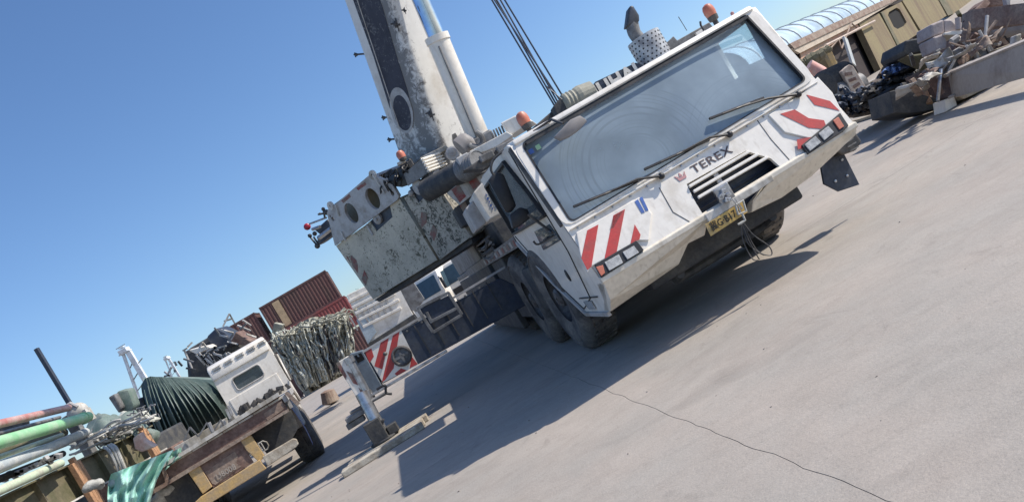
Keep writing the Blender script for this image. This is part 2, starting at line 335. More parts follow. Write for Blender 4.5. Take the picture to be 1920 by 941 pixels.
# concrete yard
def concrete():
    m = bpy.data.materials.new('concrete'); m.use_nodes = True; n = m.node_tree; N = n.nodes; L = n.links; b = N['Principled BSDF']
    b.inputs['Roughness'].default_value = .85
    g = N.new('ShaderNodeNewGeometry'); P = g.outputs['Position']
    def nz(sc, det=8, ro=.6, dist=0, stretch=None):
        t = N.new('ShaderNodeTexNoise'); t.inputs['Scale'].default_value = sc; t.inputs['Detail'].default_value = det
        t.inputs['Roughness'].default_value = ro; t.inputs['Distortion'].default_value = dist
        if stretch:
            mp = N.new('ShaderNodeMapping'); mp.inputs['Scale'].default_value = stretch; L.new(P, mp.inputs[0]); L.new(mp.outputs[0], t.inputs['Vector'])
        else: L.new(P, t.inputs['Vector'])
        return t.outputs[0]
    def ramp(x, a, b_, lo, hi):
        r = N.new('ShaderNodeMapRange'); r.inputs[1].default_value = a; r.inputs[2].default_value = b_; r.inputs[3].default_value = lo; r.inputs[4].default_value = hi
        L.new(x, r.inputs[0]); return r.outputs[0]
    def mul(a, c):
        r = N.new('ShaderNodeMath'); r.operation = 'MULTIPLY'; L.new(a, r.inputs[0]); L.new(c, r.inputs[1]); return r.outputs[0]
    f = mul(ramp(nz(.5, 6), .35, .65, .94, 1.05), ramp(nz(3.2, 9, .7, .5), .35, .62, .92, 1.04))
    f = mul(f, ramp(nz(1.2, 10, .75, 1.5, (1, 3.2, 1)), .36, .5, .93, 1.0))
    f = mul(f, ramp(nz(60, 3, .8), .3, .7, .9, 1.1)); f = mul(f, ramp(nz(.33, 5, .55, 1.2, (1, 2.2, 1)), .54, .68, 1.0, .84)); f = mul(f, ramp(nz(.7, 7, .7, 2.5, (1.6, .7, 1)), .60, .66, 1.0, .88))
    f = mul(f, ramp(nz(16, 4, .7), .28, .42, .86, 1.0))
    mx = N.new('ShaderNodeMix'); mx.data_type = 'RGBA'; mx.inputs['A'].default_value = (.375, .33, .285, 1); mx.inputs['B'].default_value = (.335, .305, .268, 1)
    L.new(ramp(nz(.8, 4), .4, .6, 0, 1), mx.inputs['Factor'])
    sc = N.new('ShaderNodeVectorMath'); sc.operation = 'SCALE'; L.new(mx.outputs['Result'], sc.inputs[0]); L.new(f, sc.inputs['Scale']); L.new(sc.outputs[0], b.inputs['Base Color'])
    bp = N.new('ShaderNodeBump'); bp.inputs['Strength'].default_value = .35; bp.inputs['Distance'].default_value = .012
    ad = N.new('ShaderNodeMath'); ad.operation = 'ADD'; L.new(nz(45, 4, .7), ad.inputs[0]); L.new(nz(2.5, 6, .6, 0, (1, 2.5, 1)), ad.inputs[1])
    L.new(ad.outputs[0], bp.inputs['Height']); L.new(bp.outputs[0], b.inputs['Normal'])
    return m
M_conc = concrete()
M_joint = mat('joint_dirt', (.13, .115, .1), .95, var=.3, scale=8)
# glass: dust plus a painted blue sky-reflection veil, faintly green, wiped in arcs
def glass(name, tint, veil, rings=None, ior=1.5):
    m = bpy.data.materials.new(name); m.use_nodes = True; n = m.node_tree; N = n.nodes; L = n.links
    for q in list(N): N.remove(q)
    out = N.new('ShaderNodeOutputMaterial'); tr = N.new('ShaderNodeBsdfTransparent'); tr.inputs[0].default_value = tuple(tint)+(1,)
    gl = N.new('ShaderNodeBsdfGlossy'); gl.inputs['Roughness'].default_value = .03
    df = N.new('ShaderNodeBsdfDiffuse'); df.inputs[0].default_value = (.52, .64, .74, 1)
    fr = N.new('ShaderNodeFresnel'); fr.inputs[0].default_value = 1.6 if rings else ior
    m1 = N.new('ShaderNodeMixShader'); L.new(fr.outputs[0], m1.inputs[0]); L.new(tr.outputs[0], m1.inputs[1]); L.new(gl.outputs[0], m1.inputs[2])
    m2 = N.new('ShaderNodeMixShader'); L.new(m1.outputs[0], m2.inputs[1]); L.new(df.outputs[0], m2.inputs[2]); L.new(m2.outputs[0], out.inputs[0])
    tc = N.new('ShaderNodeTexCoord'); nz = N.new('ShaderNodeTexNoise'); nz.inputs['Scale'].default_value = 1.3; nz.inputs['Detail'].default_value = 5; nz.inputs['Roughness'].default_value = .5
    L.new(tc.outputs['Object'], nz.inputs['Vector'])
    r = N.new('ShaderNodeMapRange'); r.inputs[1].default_value = .35; r.inputs[2].default_value = .7; r.inputs[3].default_value = veil*.72; r.inputs[4].default_value = veil*1.3
    L.new(nz.outputs[0], r.inputs[0]); f = r.outputs[0]
    for (c, rad, amp) in (rings or []):
        vd = N.new('ShaderNodeVectorMath'); vd.operation = 'DISTANCE'; L.new(tc.outputs['Object'], vd.inputs[0]); vd.inputs[1].default_value = tuple(c)
        n1 = N.new('ShaderNodeTexNoise'); n1.noise_dimensions = '1D'; n1.inputs['Scale'].default_value = 26; n1.inputs['Detail'].default_value = 3
        L.new(vd.outputs['Value'], n1.inputs['W'])
        r2 = N.new('ShaderNodeMapRange'); r2.inputs[1].default_value = .52; r2.inputs[2].default_value = .62; r2.inputs[3].default_value = 0; r2.inputs[4].default_value = -amp
        L.new(n1.outputs[0], r2.inputs[0])
        lt = N.new('ShaderNodeMath'); lt.operation = 'LESS_THAN'; L.new(vd.outputs['Value'], lt.inputs[0]); lt.inputs[1].default_value = rad
        nm = N.new('ShaderNodeTexNoise'); nm.inputs['Scale'].default_value = 2.6; nm.inputs['Detail'].default_value = 3; L.new(tc.outputs['Object'], nm.inputs['Vector'])
        rm = N.new('ShaderNodeMapRange'); rm.inputs[1].default_value = .42; rm.inputs[2].default_value = .62; L.new(nm.outputs[0], rm.inputs[0])
        m0 = N.new('ShaderNodeMath'); m0.operation = 'MULTIPLY'; L.new(r2.outputs[0], m0.inputs[0]); L.new(rm.outputs[0], m0.inputs[1])
        mu = N.new('ShaderNodeMath'); mu.operation = 'MULTIPLY'; L.new(m0.outputs[0], mu.inputs[0]); L.new(lt.outputs[0], mu.inputs[1])
        ad = N.new('ShaderNodeMath'); ad.operation = 'ADD'; L.new(f, ad.inputs[0]); L.new(mu.outputs[0], ad.inputs[1]); f = ad.outputs[0]
    L.new(f, m2.inputs[0]); return m
M_glass = glass('windscreen_glass', (.82, .92, .95), .43, [((-.46, .25, 1.72), .9, .075), ((.75, .3, 1.2), .9, .04)])
M_sglass = glass('side_glass', (.35, .42, .42), .12); M_cglass = glass('clear_side_glass', (.92, .96, .96), .05, ior=1.04)
M_tglass = glass('truck_glass', (.3, .42, .45), .12)
# ================================================================ the yard
gm = MB(); gm.add([(-1500, -60, -.05), (1500, -60, -.05), (1500, 2500, -.05), (-1500, 2500, -.05)], [(0, 1, 2, 3)])
ground = part('ground', gm, M_joint, kind='structure')
def slab_world(a, b): p = ORG+EXv*a+EYv*b; return (p.x, p.y)
xs = [-1.98+6.2*k for k in range(-9, 11)]; ys = [1.69-6.6+6.6*k for k in range(-1, 11)]
def jag(a0, b0, a1, b1, seed, n=40, amp=.012):
    pts = []; sg = 1 if (a1-a0)+(b1-b0) > 0 else -1
    for i in range(n):
        t = i/n; a = a0+(a1-a0)*t; b = b0+(b1-b0)*t
        f = amp*(noise.noise(V((a*3.1+seed, b*3.1, 0)))*1.6+noise.noise(V((a*14+seed, b*14, 3)))*.7)
        dx, dy = (b1-b0), -(a1-a0); l = math.hypot(dx, dy)
        e = 0 if i == 0 else 1
        pts.append((a+dx/l*f*e*sg, b+dy/l*f*e*sg))
    return pts
for i in range(len(xs)-1):
    for j in range(len(ys)-1):
        near = j < 4 and 5 < i < 13
        g = .0017; n = 60 if near else 4; am = .012 if near else .004
        a0, a1, b0, b1 = xs[i]+g, xs[i+1]-g, ys[j]+g*2, ys[j+1]-g*2
        lp = jag(a0, b0, a1, b0, 1, n, am*.5)+jag(a1, b0, a1, b1, i*3+1, n, am)+jag(a1, b1, a0, b1, 1, n, am*.5)+jag(a0, b1, a0, b0, (i-1)*3+1, n, am)
        m = MB(); m.prism([slab_world(*q)+(-.04,) for q in lp], (0, 0, .04-.0008*((i*7+j*3) % 3)))
        part('concrete_slab', m, M_conc, ground)
far = MB()
c0 = [slab_world(xs[0], ys[0]), slab_world(xs[-1], ys[0]), slab_world(xs[-1], ys[-1]), slab_world(xs[0], ys[-1])]
o0 = [(-1400, -50), (1400, -50), (1400, 2400), (-1400, 2400)]
vs = [(x, y, -.006) for x, y in c0+o0]
far.add(vs, [(4, 5, 1, 0), (5, 6, 2, 1), (6, 7, 3, 2), (7, 4, 0, 3)])
part('outer_yard', far, M_conc, ground)
# distant haze-softened hills of the far shore are not in view; a low tree far behind the trucks is
# ================================================================ the crane
crane = thing('mobile_crane', 'white mobile crane with a full-width front cab and raised telescopic boom', 'crane', ORG, YAW)
XL, XR = -1.5, 1.57
FR = (V((0, 0, .93)), V((1, 0, 0)), V((0, .19, .61)))           # front panel frame
def f2(px, py, d=0): return in_frame(FR, [fp(px, py, d)])[0]
# --- cab shell
side_prof = [(.0, .93), (.19, 1.54), (.455, 2.51), (.6, 2.55), (3.1, 2.63), (3.1, 1.68), (2.25, 1.0), (1.45, .58), (.42, .58), (.05, .86)]
win_l = [(1.05, 2.47), (2.9, 2.5), (2.9, 1.78), (.62, 1.74), (.8, 2.1)]
win_small = [(.62, 1.66), (1.7, 1.66), (1.55, 1.4), (.5, 1.45)]
cabs = holed('side_panel', side_prof, [win_l], .05, (V((XL+.025, 0, 0)), V((0, 1, 0)), V((0, 0, 1))), M_white, crane)
holed('side_panel', side_prof[:6]+[(2.25, 1.3), (1.5, .86), (.42, .8), (.03, .86)], [[(.70, 2.44), (1.52, 2.47), (1.52, 2.0), (.72, 1.99)]], .05, (V((XR-.025, 0, 0)), V((0, 1, 0)), V((0, 0, 1))), M_white, crane)
for x in (XL+.012, XR-.012):
    m = MB(); m.prism([(x, a, b) for a, b in (win_l if x < 0 else [(.70, 2.44), (1.52, 2.47), (1.52, 2.0), (.72, 1.99)])], (.006, 0, 0)); part('side_window', m, M_sglass if x < 0 else M_cglass, crane)
m = MB()
for a, b in zip(win_l, win_l[1:]+win_l[:1]): m.beam((XL-.012, a[0], a[1]), (XL-.012, b[0], b[1]), .035, .06, up=(1, 0, 0))
part('window_seal', m, M_black, crane, bev=.006)
m = MB(); m.prism([(XL-.006, a, b) for a, b in ((1.62, 1.66), (1.72, 1.42), (.62, 1.44), (.72, 1.64))], (-.008, 0, 0)); part('lower_window', m, M_sglass, crane)
m = MB()
dl = [(.62, 2.5), (.62, 1.3), (.85, .75), (1.45, .62), (2.3, 1.1), (3.0, 1.75)]
for a, b in zip(dl, dl[1:]): m.beam((XL-.003, a[0], a[1]), (XL-.003, b[0], b[1]), .012, .014, up=(1, 0, 0))
m.beam((XL-.01, .5, .76), (XL-.01, 1.35, .76), .012, .01, up=(1, 0, 0))
part('door_gap', m, M_black, crane)
m = MB(); m.beam((XL-.03, 1.05, 1.52), (XL-.03, 1.3, 1.52), .02, .035); part('door_handle', m, M_black, crane, bev=.006)
m = MB(); m.ball((XL-.005, 1.28, 1.05), .075, 12, 8, (.2, .7, 1)); part('marker_cap', m, M_black, crane, smooth=True)
# arch trim strip
m = MB(); ar = [(3.12, 1.66), (2.25, .98), (1.45, .56), (.42, .56)]
for a, b in zip(ar, ar[1:]): m.beam((XL-.01, a[0], a[1]), (XL-.01, b[0], b[1]), .05, .04, up=(1, 0, 0))
part('arch_trim', m, M_lgrey, crane, bev=.008)
m = MB(); m.prism([(XL-.008, a, b) for a, b in ((1.22, .72), (.85, .72), (.85, .62), (1.15, .62))], (-.012, 0, 0)); part('side_marker_lamp', m, M_lens, crane, bev=.004)
# roof
m = MB(); m.prism([(XL+.04, a, b) for a, b in ((.42, 2.505), (.46, 2.555), (.8, 2.59), (3.15, 2.67), (3.15, 2.57), (.46, 2.48))], (XR-XL-.08, 0, 0))
part('roof', m, M_white, crane, bev=.03, smooth=True)
m = MB(); m.beam((XL+.15, .415, 2.455), (XR-.15, .415, 2.455), .02, .03); part('gutter', m, M_blackm, crane)
# back wall with window, floor
holed('rear_wall', [(XL+.05, .95), (XR-.05, .95), (XR-.05, 2.6), (XL+.05, 2.6)], [rrect(-1.3, 2.05, -1.0, 2.4, .05)], .06,
      (V((0, 3.05, 0)), V((1, 0, 0)), V((0, 0, 1))), M_interior, crane)
m = MB(); m.box((XL+.05, .25, 1.0), (XR-.05, 3.0, 1.06)); part('cab_floor', m, M_dash, crane)
m = MB(); m.prism([(XL+.06, a, b) for a, b in ((.26, 1.35), (.26, 1.52), (.62, 1.56), (.8, 1.4), (.8, 1.06))], (XR-XL-.12, 0, 0)); part('dashboard', m, M_dash, crane, bev=.02)
m = MB(); m.prism([(-1.3, .3, 1.556), (-.9, .3, 1.556), (-.84, .46, 1.566), (-1.22, .46, 1.566)], (0, 0, .006)); part('paper', m, M_paper, crane)
for sx in (-.95, .95):
    m = MB(); m.box((sx-.27, 1.35, 1.25), (sx+.27, 1.85, 1.42)); m.prism([(sx-.26, 1.8, 1.3), (sx+.26, 1.8, 1.3), (sx+.24, 2.02, 2.05), (sx-.24, 2.02, 2.05)], (0, .12, 0))
    s_ = part('seat', m, M_seat, crane, bev=.05, smooth=True)
    m = MB(); m.box((sx-.15, 1.93, 2.03), (sx+.15, 2.03, 2.25)); part('headrest', m, M_seat, s_, bev=.04, smooth=True)
m = MB()
c_ = V((-.95, .95, 1.68)); ax = V((0, -.75, .6)).normalized()
a_ = V((1, 0, 0)); b_ = ax.cross(a_)
m.tube([c_+a_*math.cos(t)*.22+b_*math.sin(t)*.22 for t in [k*2*math.pi/20 for k in range(21)]], .016, 6); m.tube([c_-a_*.21, c_+a_*.21], .014, 6); m.tube([c_, c_-ax*.35], .03, 8)
part('steering_wheel', m, M_black, crane, smooth=True)
m = MB(); m.tube([cl(1040, 262, 'y', .9), cl(1026, 345, 'y', .9), cl(1022, 372, 'y', .9)], .02, 8); part('grab_pole', m, M_seat, crane, smooth=True)
pb = [cl(1020, 338, 'y', .92), cl(1045, 338, 'y', .92), cl(1054, 350, 'y', .92), cl(1052, 385, 'y', .92), cl(1030, 378, 'y', .92)]
m = MB(); m.prism(pb, (0, .05, 0)); part('sun_shade_pad', m, M_seat, crane, bev=.01)
for k, (px, py, mm) in enumerate(((996, 284, M_bluep), (1009, 276, M_greenpipe))):
    a = ws(px, py, -.012); m = MB(); m.obox(a, (.05, .004, .05)); part('windscreen_sticker', m, mm, crane)
# windscreen frame and glass
WF = (V((0, .19, 1.54)), V((1, 0, 0)), V((0, .27, .96)))
def w2(px, py): return in_frame(WF, [ws(px, py)])[0]
def rcorner(pts, r, n=4):
    out = []; N_ = len(pts)
    for i in range(N_):
        p, a, b = V(pts[i]).to_2d(), V(pts[i-1]).to_2d(), V(pts[(i+1) % N_]).to_2d()
        d1 = (a-p).normalized(); d2 = (b-p).normalized(); s, e = p+d1*r, p+d2*r
        for k in range(n+1):
            t = k/n; out.append(tuple(s*(1-t)**2+p*2*t*(1-t)+e*t*t))
    return out
inner = rcorner([w2(1070, 420), w2(1514, 151), w2(1398, 27), w2(976, 271)], .07)
outer = rcorner([(XL-.005, -.02), (XR+.005, -.02), (XR-.02, 1.01), (XL+.02, 1.01)], .13)
holed('windscreen_frame', outer, [inner], .05, (V((0, .205, 1.54)), WF[1], WF[2]), M_white, crane)
seal_in = rcorner([(p[0]*.985+.001, p[1]*.975+.012) for p in (w2(1070, 420), w2(1514, 151), w2(1398, 27), w2(976, 271))], .06)
holed('windscreen_seal', inner, [seal_in], .055, (V((0, .203, 1.54)), WF[1], WF[2]), M_black, crane)
O3, x3, y3 = V((0, .21, 1.54)), V((1, 0, 0)), V((0, .27, .96)).normalized()
m = MB(); NU, NV = 16, 6
bl, br, tr_, tl = [V(w2(*q)).to_2d() for q in ((1066, 422), (1518, 150), (1400, 23), (972, 270))]
def wsurf(u, v):
    p = (bl*(1-u)+br*u)*(1-v)+(tl*(1-u)+tr_*u)*v
    return O3+x3*p.x+y3*p.y+V((0, .05*(2*u-1)**4, 0))-V((0, .012, 0))*0
m.grid(wsurf, NU, NV)
part('windscreen', m, M_glass, crane, smooth=True)
# pillar stripe on the left edge
m = MB(); m.beam((XL-.012, .5, 2.5), (XL-.012, .24, 1.56), .07, .03, up=(1, 0, 0)); part('pillar_trim', m, M_blackm, crane, bev=.008)
# front panel with grille opening
gr_op = [f2(1288, 346), f2(1399, 284), f2(1446, 298), f2(1466, 316), f2(1318, 402), f2(1300, 372)]
fpan = holed('front_panel', [(XL, 0), (XR, 0), (XR, .64), (XL, .64)], [gr_op], .04, (FR[0]+V((0, .02, 0)), FR[1], FR[2]), M_white, crane)
m = MB(); m.box((-.5, .24, .8), (.95, .27, 1.5)); part('grille_recess', m, M_navy, crane)
m = MB()
for z in (1.0, 1.08, 1.16, 1.24): m.tube([(-.45, .22, z), (.9, .22, z)], .014, 6)
part('radiator_tubes', m, M_navy, crane)
for a, b in (((1295, 348.5), (1402, 286)), ((1303.5, 358), (1419, 291)), ((1312, 369), (1436, 297))):
    p, q = fp(*a, .012), fp(*b, .012); m = MB(); m.beam(p+V((-.02, 0, 0)), q+V((.02, 0, 0)), .03, .028, up=(0, -1, .3)); part('grille_slat', m, M_white, crane, bev=.006)
m = MB(); m.beam(fp(1333, 312, -.02), fp(1352, 345, -.02), .05, .02, up=(0, -1, .3)); part('grille_post', m, M_lgrey, crane)
# hood crease, a thin lip below the windscreen
m = MB(); m.beam((XL+.02, .155, 1.49), (XR-.02, .155, 1.49), .03, .012); part('hood_lip', m, M_white, crane, bev=.004)
m = MB()
for a, b in (((1236, 352), (1262, 398)), ((1262, 398), (1300, 420)), ((1420, 226), (1446, 262)), ((1446, 262), (1480, 300))): m.beam(fp(*a, .001), fp(*b, .001), .008, .006, up=(0, -1, .3))
part('panel_seam', m, M_blackm, crane)
for k in range(15):
    m = MB(); q = V((XL+.1+(XR-XL-.2)*k/14, .165, 1.468)); m.lathe([(0, .012), (.008, .012), (.01, .006)], q, (0, -1, .3), 8); part('panel_bolt', m, M_steel, crane)
# wedge plates with red bars
def plate_from(pxs, off, th, m_, name, par, bev=.0):
    n = V((0, -.61, .19)).normalized(); mb = MB(); mb.prism([fp(*q, off) for q in pxs], n*th); return part(name, mb, m_, par, bev=bev)
plate_from([(1080, 437), (1198, 371), (1222, 402), (1216, 452), (1197, 452), (1110, 500), (1101, 512), (1088, 480)], .001, .022, M_white, 'corner_plate', crane, .008)
plate_from([(1440, 218), (1504, 176), (1532, 146), (1560, 176), (1580, 216), (1566, 252), (1520, 262), (1470, 250)], .001, .022, M_white, 'corner_plate', crane, .008)
rb = [[(1101, 432), (1122, 421), (1109, 500), (1101, 506), (1090, 484)], [(1150, 404), (1172, 392), (1156, 474), (1133, 487)], [(1190, 421), (1201, 440), (1199, 449), (1182, 457)],
      [(1512, 178), (1556, 190), (1574, 208), (1527, 197)], [(1463, 214), (1490, 206), (1516, 222), (1545, 226), (1551, 243), (1516, 240)], [(1494, 262), (1528, 256), (1520, 276), (1496, 280)]]
for q in rb: plate_from(q, .0245, .003, M_red, 'red_stripe', crane)
plate_from([(1168, 396), (1150, 405), (1143, 430), (1150, 428)], .0245, .003, M_lgrey, 'worn_patch', crane)
for q in ([(1190, 378), (1196, 374), (1209, 398), (1203, 400)], [(1199, 372), (1204, 369), (1216, 394), (1211, 396)]): plate_from(q, .0245, .003, M_bluep, 'blue_stripe', crane)
# headlamps
def lampset(frame_px, lens):
    n = V((0, -1, .15)).normalized()
    mb = MB(); mb.prism([fp(*q, .005) for q in frame_px], n*.04); h = part('headlight', mb, M_black, crane, bev=.006)
    for q, mm, nm in lens:
        mb = MB(); mb.prism([fp(*r, .042) for r in q], n*.014); part(nm, mb, mm, h, bev=.004)
lampset([(1114, 497), (1192, 452), (1206, 470), (1127, 522)],
        [([(1117, 501), (1130, 497), (1134, 512), (1127, 518)], M_amber, 'turn_signal'), ([(1133, 492), (1160, 477), (1168, 493), (1142, 508)], M_lens, 'lens'), ([(1167, 473), (1188, 461), (1198, 474), (1176, 487)], M_lens, 'lens')])
lampset([(1500, 275), (1556, 228), (1572, 214), (1588, 238), (1577, 250), (1512, 292)],
        [([(1561, 227), (1571, 220), (1582, 238), (1573, 244)], M_amber, 'turn_signal'), ([(1534, 251), (1552, 237), (1563, 249), (1545, 264)], M_lens, 'lens'), ([(1508, 272), (1528, 256), (1539, 268), (1518, 284)], M_lens, 'lens')])
# name on the front
tf = (fp(1334, 300, .003), fp(1380, 278, 0)-fp(1294, 326, 0), V((0, .19, .61)))
tw = (fp(1382, 276, 0)-fp(1290, 328, 0)).length
text('front_lettering', 'TEREX', .118, tf, M_print, crane, bold=.001, sx=1.30, space=1.07)
lf = (fp(1277, 331, .003), tf[1], tf[2])
m = MB(); o_, x_, y_ = lf[0], V(lf[1]).normalized(), V(lf[2]).normalized()
def cr_(pts): m.prism([o_+x_*a+y_*b for a, b in pts], V((0, -.004, .001)))
cr_([(-.04, -.035), (.04, -.035), (.05, -.005), (-.05, -.005)]); cr_([(-.05, .0), (-.06, .035), (-.025, .004)]); cr_([(-.018, .004), (0, .045), (.018, .004)]); cr_([(.025, .004), (.06, .035), (.05, .0)])
part('crown_emblem', m, M_logo, crane)
# bumper: ledge, left block, centre beam, right block
m = MB(); m.prism([(XL-.01, a, b) for a, b in ((-.03, .9), (-.03, .95), (.03, .97), (.05, .88))], (XR-XL+.02, 0, 0))
b1 = part('bumper', m, M_lower, crane, bev=.008)
m = MB(); m.prism([(XL-.0, -.02, .905), (-.72, -.02, .905), (-.28, -.02, .9), (-.34, .12, .76), (-.5, .2, .77), (-.66, .3, .63), (XL-.0, .36, .58), (XL, .1, .7)], (0, .28, .0)); part('bumper_corner', m, M_lower, b1, bev=.012)
m = MB(); m.prism([(.5, -.02, .905), (XR, -.02, .905), (XR-.03, .03, .83), (1.34, .12, .78), (1.0, .2, .69), (.62, .24, .66), (.2, .12, .71), (.24, .06, .80)], (0, .14, 0)); part('bumper_corner', m, M_lower, b1, bev=.012)
m = MB(); m.prism([cl(1148, 537, 'y', .06), cl(1203, 505, 'y', .06), cl(1203, 509, 'y', .08), cl(1150, 541, 'y', .08)], (0, .02, 0)); part('slot', m, M_blackm, b1)
m = MB(); m.prism([(-.30, -.045, .95), (.5, -.045, .94), (.5, -.045, .88), (-.30, -.045, .865)], (0, .08, 0)); part('cross_beam', m, M_whited, b1, bev=.008)
# licence plate
PF = (cl(1361, 411, 'y', -.06), cl(1398, 386, 'y', -.06)-cl(1326, 430, 'y', -.06), V((0, 0, 1)))
m = MB(); m.prism([cl(1322, 421, 'y', -.055), cl(1394, 377, 'y', -.055), cl(1402, 398, 'y', -.055), cl(1333, 443, 'y', -.055)], (0, .008, 0)); pl = part('licence_plate', m, M_plate, crane, bev=.002)
text('plate_number', '冀G·B17 9', .098, (PF[0]+V((0, -.004, 0)), PF[1], PF[2]), M_ink, pl, bold=.001, ext=.002, sx=.86)
# tow bracket, shackle and hanging wire loops
m = MB(); a = fp(1358, 365, .04)
m.obox(a, (.17, .05, .19)); br_ = part('tow_bracket', m, M_steel, crane, bev=.012)
m = MB()
for k in range(7): q = a+V((random.uniform(-.08, .08), -.04, random.uniform(-.07, .06))); m.obox(q, (.05, .05, .04), Matrix.Rotation(random.random()*3, 3, 'Y'))
part('bracket_bolt', m, M_steel, br_, bev=.006)
m = MB(); y_ = -.1
def P(px, py, y=-.1): return cl(px, py, 'y', y)
for s in ([P(1372, 372), P(1385, 388), P(1390, 402)], [P(1378, 372), P(1392, 392)]): m.tube(s, .007, 6)
part('tie_wire', m, M_steel, crane, smooth=True)
m = MB(); m.tube([P(1379, 385), P(1384, 402), P(1399, 396), P(1393, 376), P(1380, 384)], .012, 6); m.tube([P(1391, 400), P(1397, 413), P(1388, 420)], .012, 6); m.tube([P(1384, 421), P(1397, 413)], .012, 6)
part('shackle', m, M_hose, crane, smooth=True)
def curve(pts, n=10):
    pts = [V(p) for p in pts]; out = []
    for i in range(len(pts)-1):
        p0, p1, p2, p3 = pts[max(i-1, 0)], pts[i], pts[i+1], pts[min(i+2, len(pts)-1)]
        for k in range(n):
            t = k/n; out.append(.5*((2*p1)+(p2-p0)*t+(2*p0-5*p1+4*p2-p3)*t*t+(3*p1-p0-3*p2+p3)*t**3))
    return out+[pts[-1]]
for s in ([(1390, 415), (1393, 450), (1410, 484), (1422, 488)], [(1392, 415), (1412, 440), (1442, 462), (1446, 478), (1425, 474), (1410, 455), (1392, 415)], [(1390, 415), (1402, 447), (1420, 480), (1424, 486)], [(1391, 415), (1400, 452), (1418, 470), (1432, 478)]):
    m = MB(); m.tube(curve([P(*q, -.1+.02*random.random()) for q in s]), .006, 6); part('hanging_wire', m, M_blackm, crane, smooth=True)
# wipers
for (px, py), (mx_, my_), (ax_, ay), (bx_, by) in (((1240, 330), (1195, 336), (1075, 388), (1196, 338)), ((1368, 252), (1330, 258), (1208, 318), (1330, 262)), ((1497, 177), (1440, 185), (1330, 223), (1432, 184))):
    m = MB(); m.ball(fp(px, py, .05), .035, 10, 6); m.tube([fp(px, py, .06), ws(mx_, my_, .06), ws((ax_+bx_)/2, (ay+by)/2, .045)], [.016, .013, .009], 6)
    wp = part('wiper', m, M_black, crane, smooth=True)
    m = MB(); m.beam(ws(ax_, ay, .022), ws(bx_, by, .022), .02, .03, up=(0, 1, -.3)); part('wiper_blade', m, M_black, wp)
    m = MB(); m.tube([ws(ax_*.75+bx_*.25, ay*.75+by*.25, .035), ws((ax_+bx_)/2, (ay+by)/2, .055), ws(ax_*.25+bx_*.75, ay*.25+by*.75, .035)], .009, 5); part('blade_frame', m, M_blackm, wp)
# beacons
def beacon(px, py, y, s=1.0, ls=None):
    c = cl(px, py, 'y', y)
    m = MB(); m.lathe([(-.16*s, .03*s), (-.11*s, .03*s), (-.1*s, .055*s), (-.05*s, .062*s), (-.04*s, .05*s)], c, (0, 0, 1), 14); b = part('beacon', m, M_blackm, crane, smooth=True)
    m = MB(); m.lathe([(-.045*s, .06*s), (.0, .068*s), (.05*s, .064*s), (.085*s, .048*s), (.1*s, .02*s), (.103*s, .004*s)], c, (0, 0, 1), 16); part('beacon_lens', m, M_amber, b, smooth=True)
beacon(982, 226, .95); beacon(1331, 24, .95)
m = MB(); m.ball(cl(1001, 250, 'y', .75), .07, 12, 6, (1.6, 1, .45)); part('beacon_mount', m, M_mirror, crane, smooth=True)
m = MB(); m.ball(cl(1373, 26, 'y', .8), .022, 8, 6); part('roof_knob', m, M_logo, crane)
m = MB(); m.tube([cl(1320, 58, 'y', .8), cl(1314, 48, 'y', .8), cl(1313, 41, 'y', .8)], .012, 6); part('roof_hook', m, M_blackm, crane)
# front mirror, hung from the roof edge
mp = [cl(*q, 'y', .12) for q in ((1040, 256), (1070, 224), (1088, 216), (1102, 226), (1088, 242), (1070, 255), (1052, 262))]
m = MB(); m.prism(mp, (0, .09, -.0)); fm = part('front_mirror', m, M_mirror, crane, bev=.015, smooth=True)
m = MB(); m.tube([cl(1030, 228, 'y', .42), cl(1033, 224, 'y', .3), cl(1056, 232, 'y', .14)], .014, 6); m.tube([cl(1000, 247, 'y', .45), cl(1031, 226, 'y', .42)], .012, 6); part('mirror_arm', m, M_blackm, fm, smooth=True)
# side mirrors
sm = [cl(*q, 'y', .95) for q in ((914, 338), (931, 323), (944, 326), (968, 385), (958, 398), (948, 398))]
m = MB(); m.prism(sm, (.02, .12, 0)); s1 = part('side_mirror', m, M_black, crane, bev=.02, smooth=True)
m = MB(); m.tube(curve([cl(*q, 'y', 1.0) for q in ((945, 282), (925, 300), (921, 320), (932, 335))], 5), .014, 8); part('mirror_arm', m, M_blackm, s1, smooth=True)
sm = [cl(*q, 'y', .85) for q in ((955, 403), (975, 388), (990, 392), (996, 408), (975, 424), (962, 428))]
m = MB(); m.prism(sm, (.0, .12, 0)); s2 = part('side_mirror', m, M_black, crane, bev=.02, smooth=True)
m = MB(); m.tube([cl(990, 402, 'y', .85), cl(1030, 432, 'y', .8), cl(1036, 436, 'y', .72)], .016, 6); m.tube(curve([cl(*q, 'y', .8) for q in ((1000, 452), (1010, 458), (1040, 440))], 4), .012, 6); part('mirror_arm', m, M_blackm, s2, smooth=True)
# right side: dark side box, mudflap
m = MB(); m.prism([cl(*q, 'y', .75) for q in ((1530, 262), (1568, 258), (1612, 346), (1573, 359), (1545, 345))], (0, .03, 0)); mf_ = part('mudflap', m, M_navy, crane, bev=.006)
for q in ((1560, 285), (1578, 300), (1588, 330), (1566, 340)): m = MB(); m.lathe([(0, .016), (.012, .016), (.014, .008)], cl(*q, 'y', .75), (0, -1, 0), 8); part('flap_bolt', m, M_steel, mf_)
sbx = [cl(*q, 'y', .6) for q in ((1573, 250), (1596, 236), (1617, 265), (1606, 282), (1580, 290), (1568, 283))]
m = MB(); m.prism(sbx, (0, .25, 0)); sb = part('side_step_box', m, M_blackm, crane, bev=.02)
m = MB()
for k in range(5): q0 = cl(1590+k*5, 243+k*8, 'y', .58); q1 = cl(1578+k*4, 252+k*8, 'y', .58); m.beam(q0, q1, .012, .012)
part('step_rib', m, M_grey, sb)
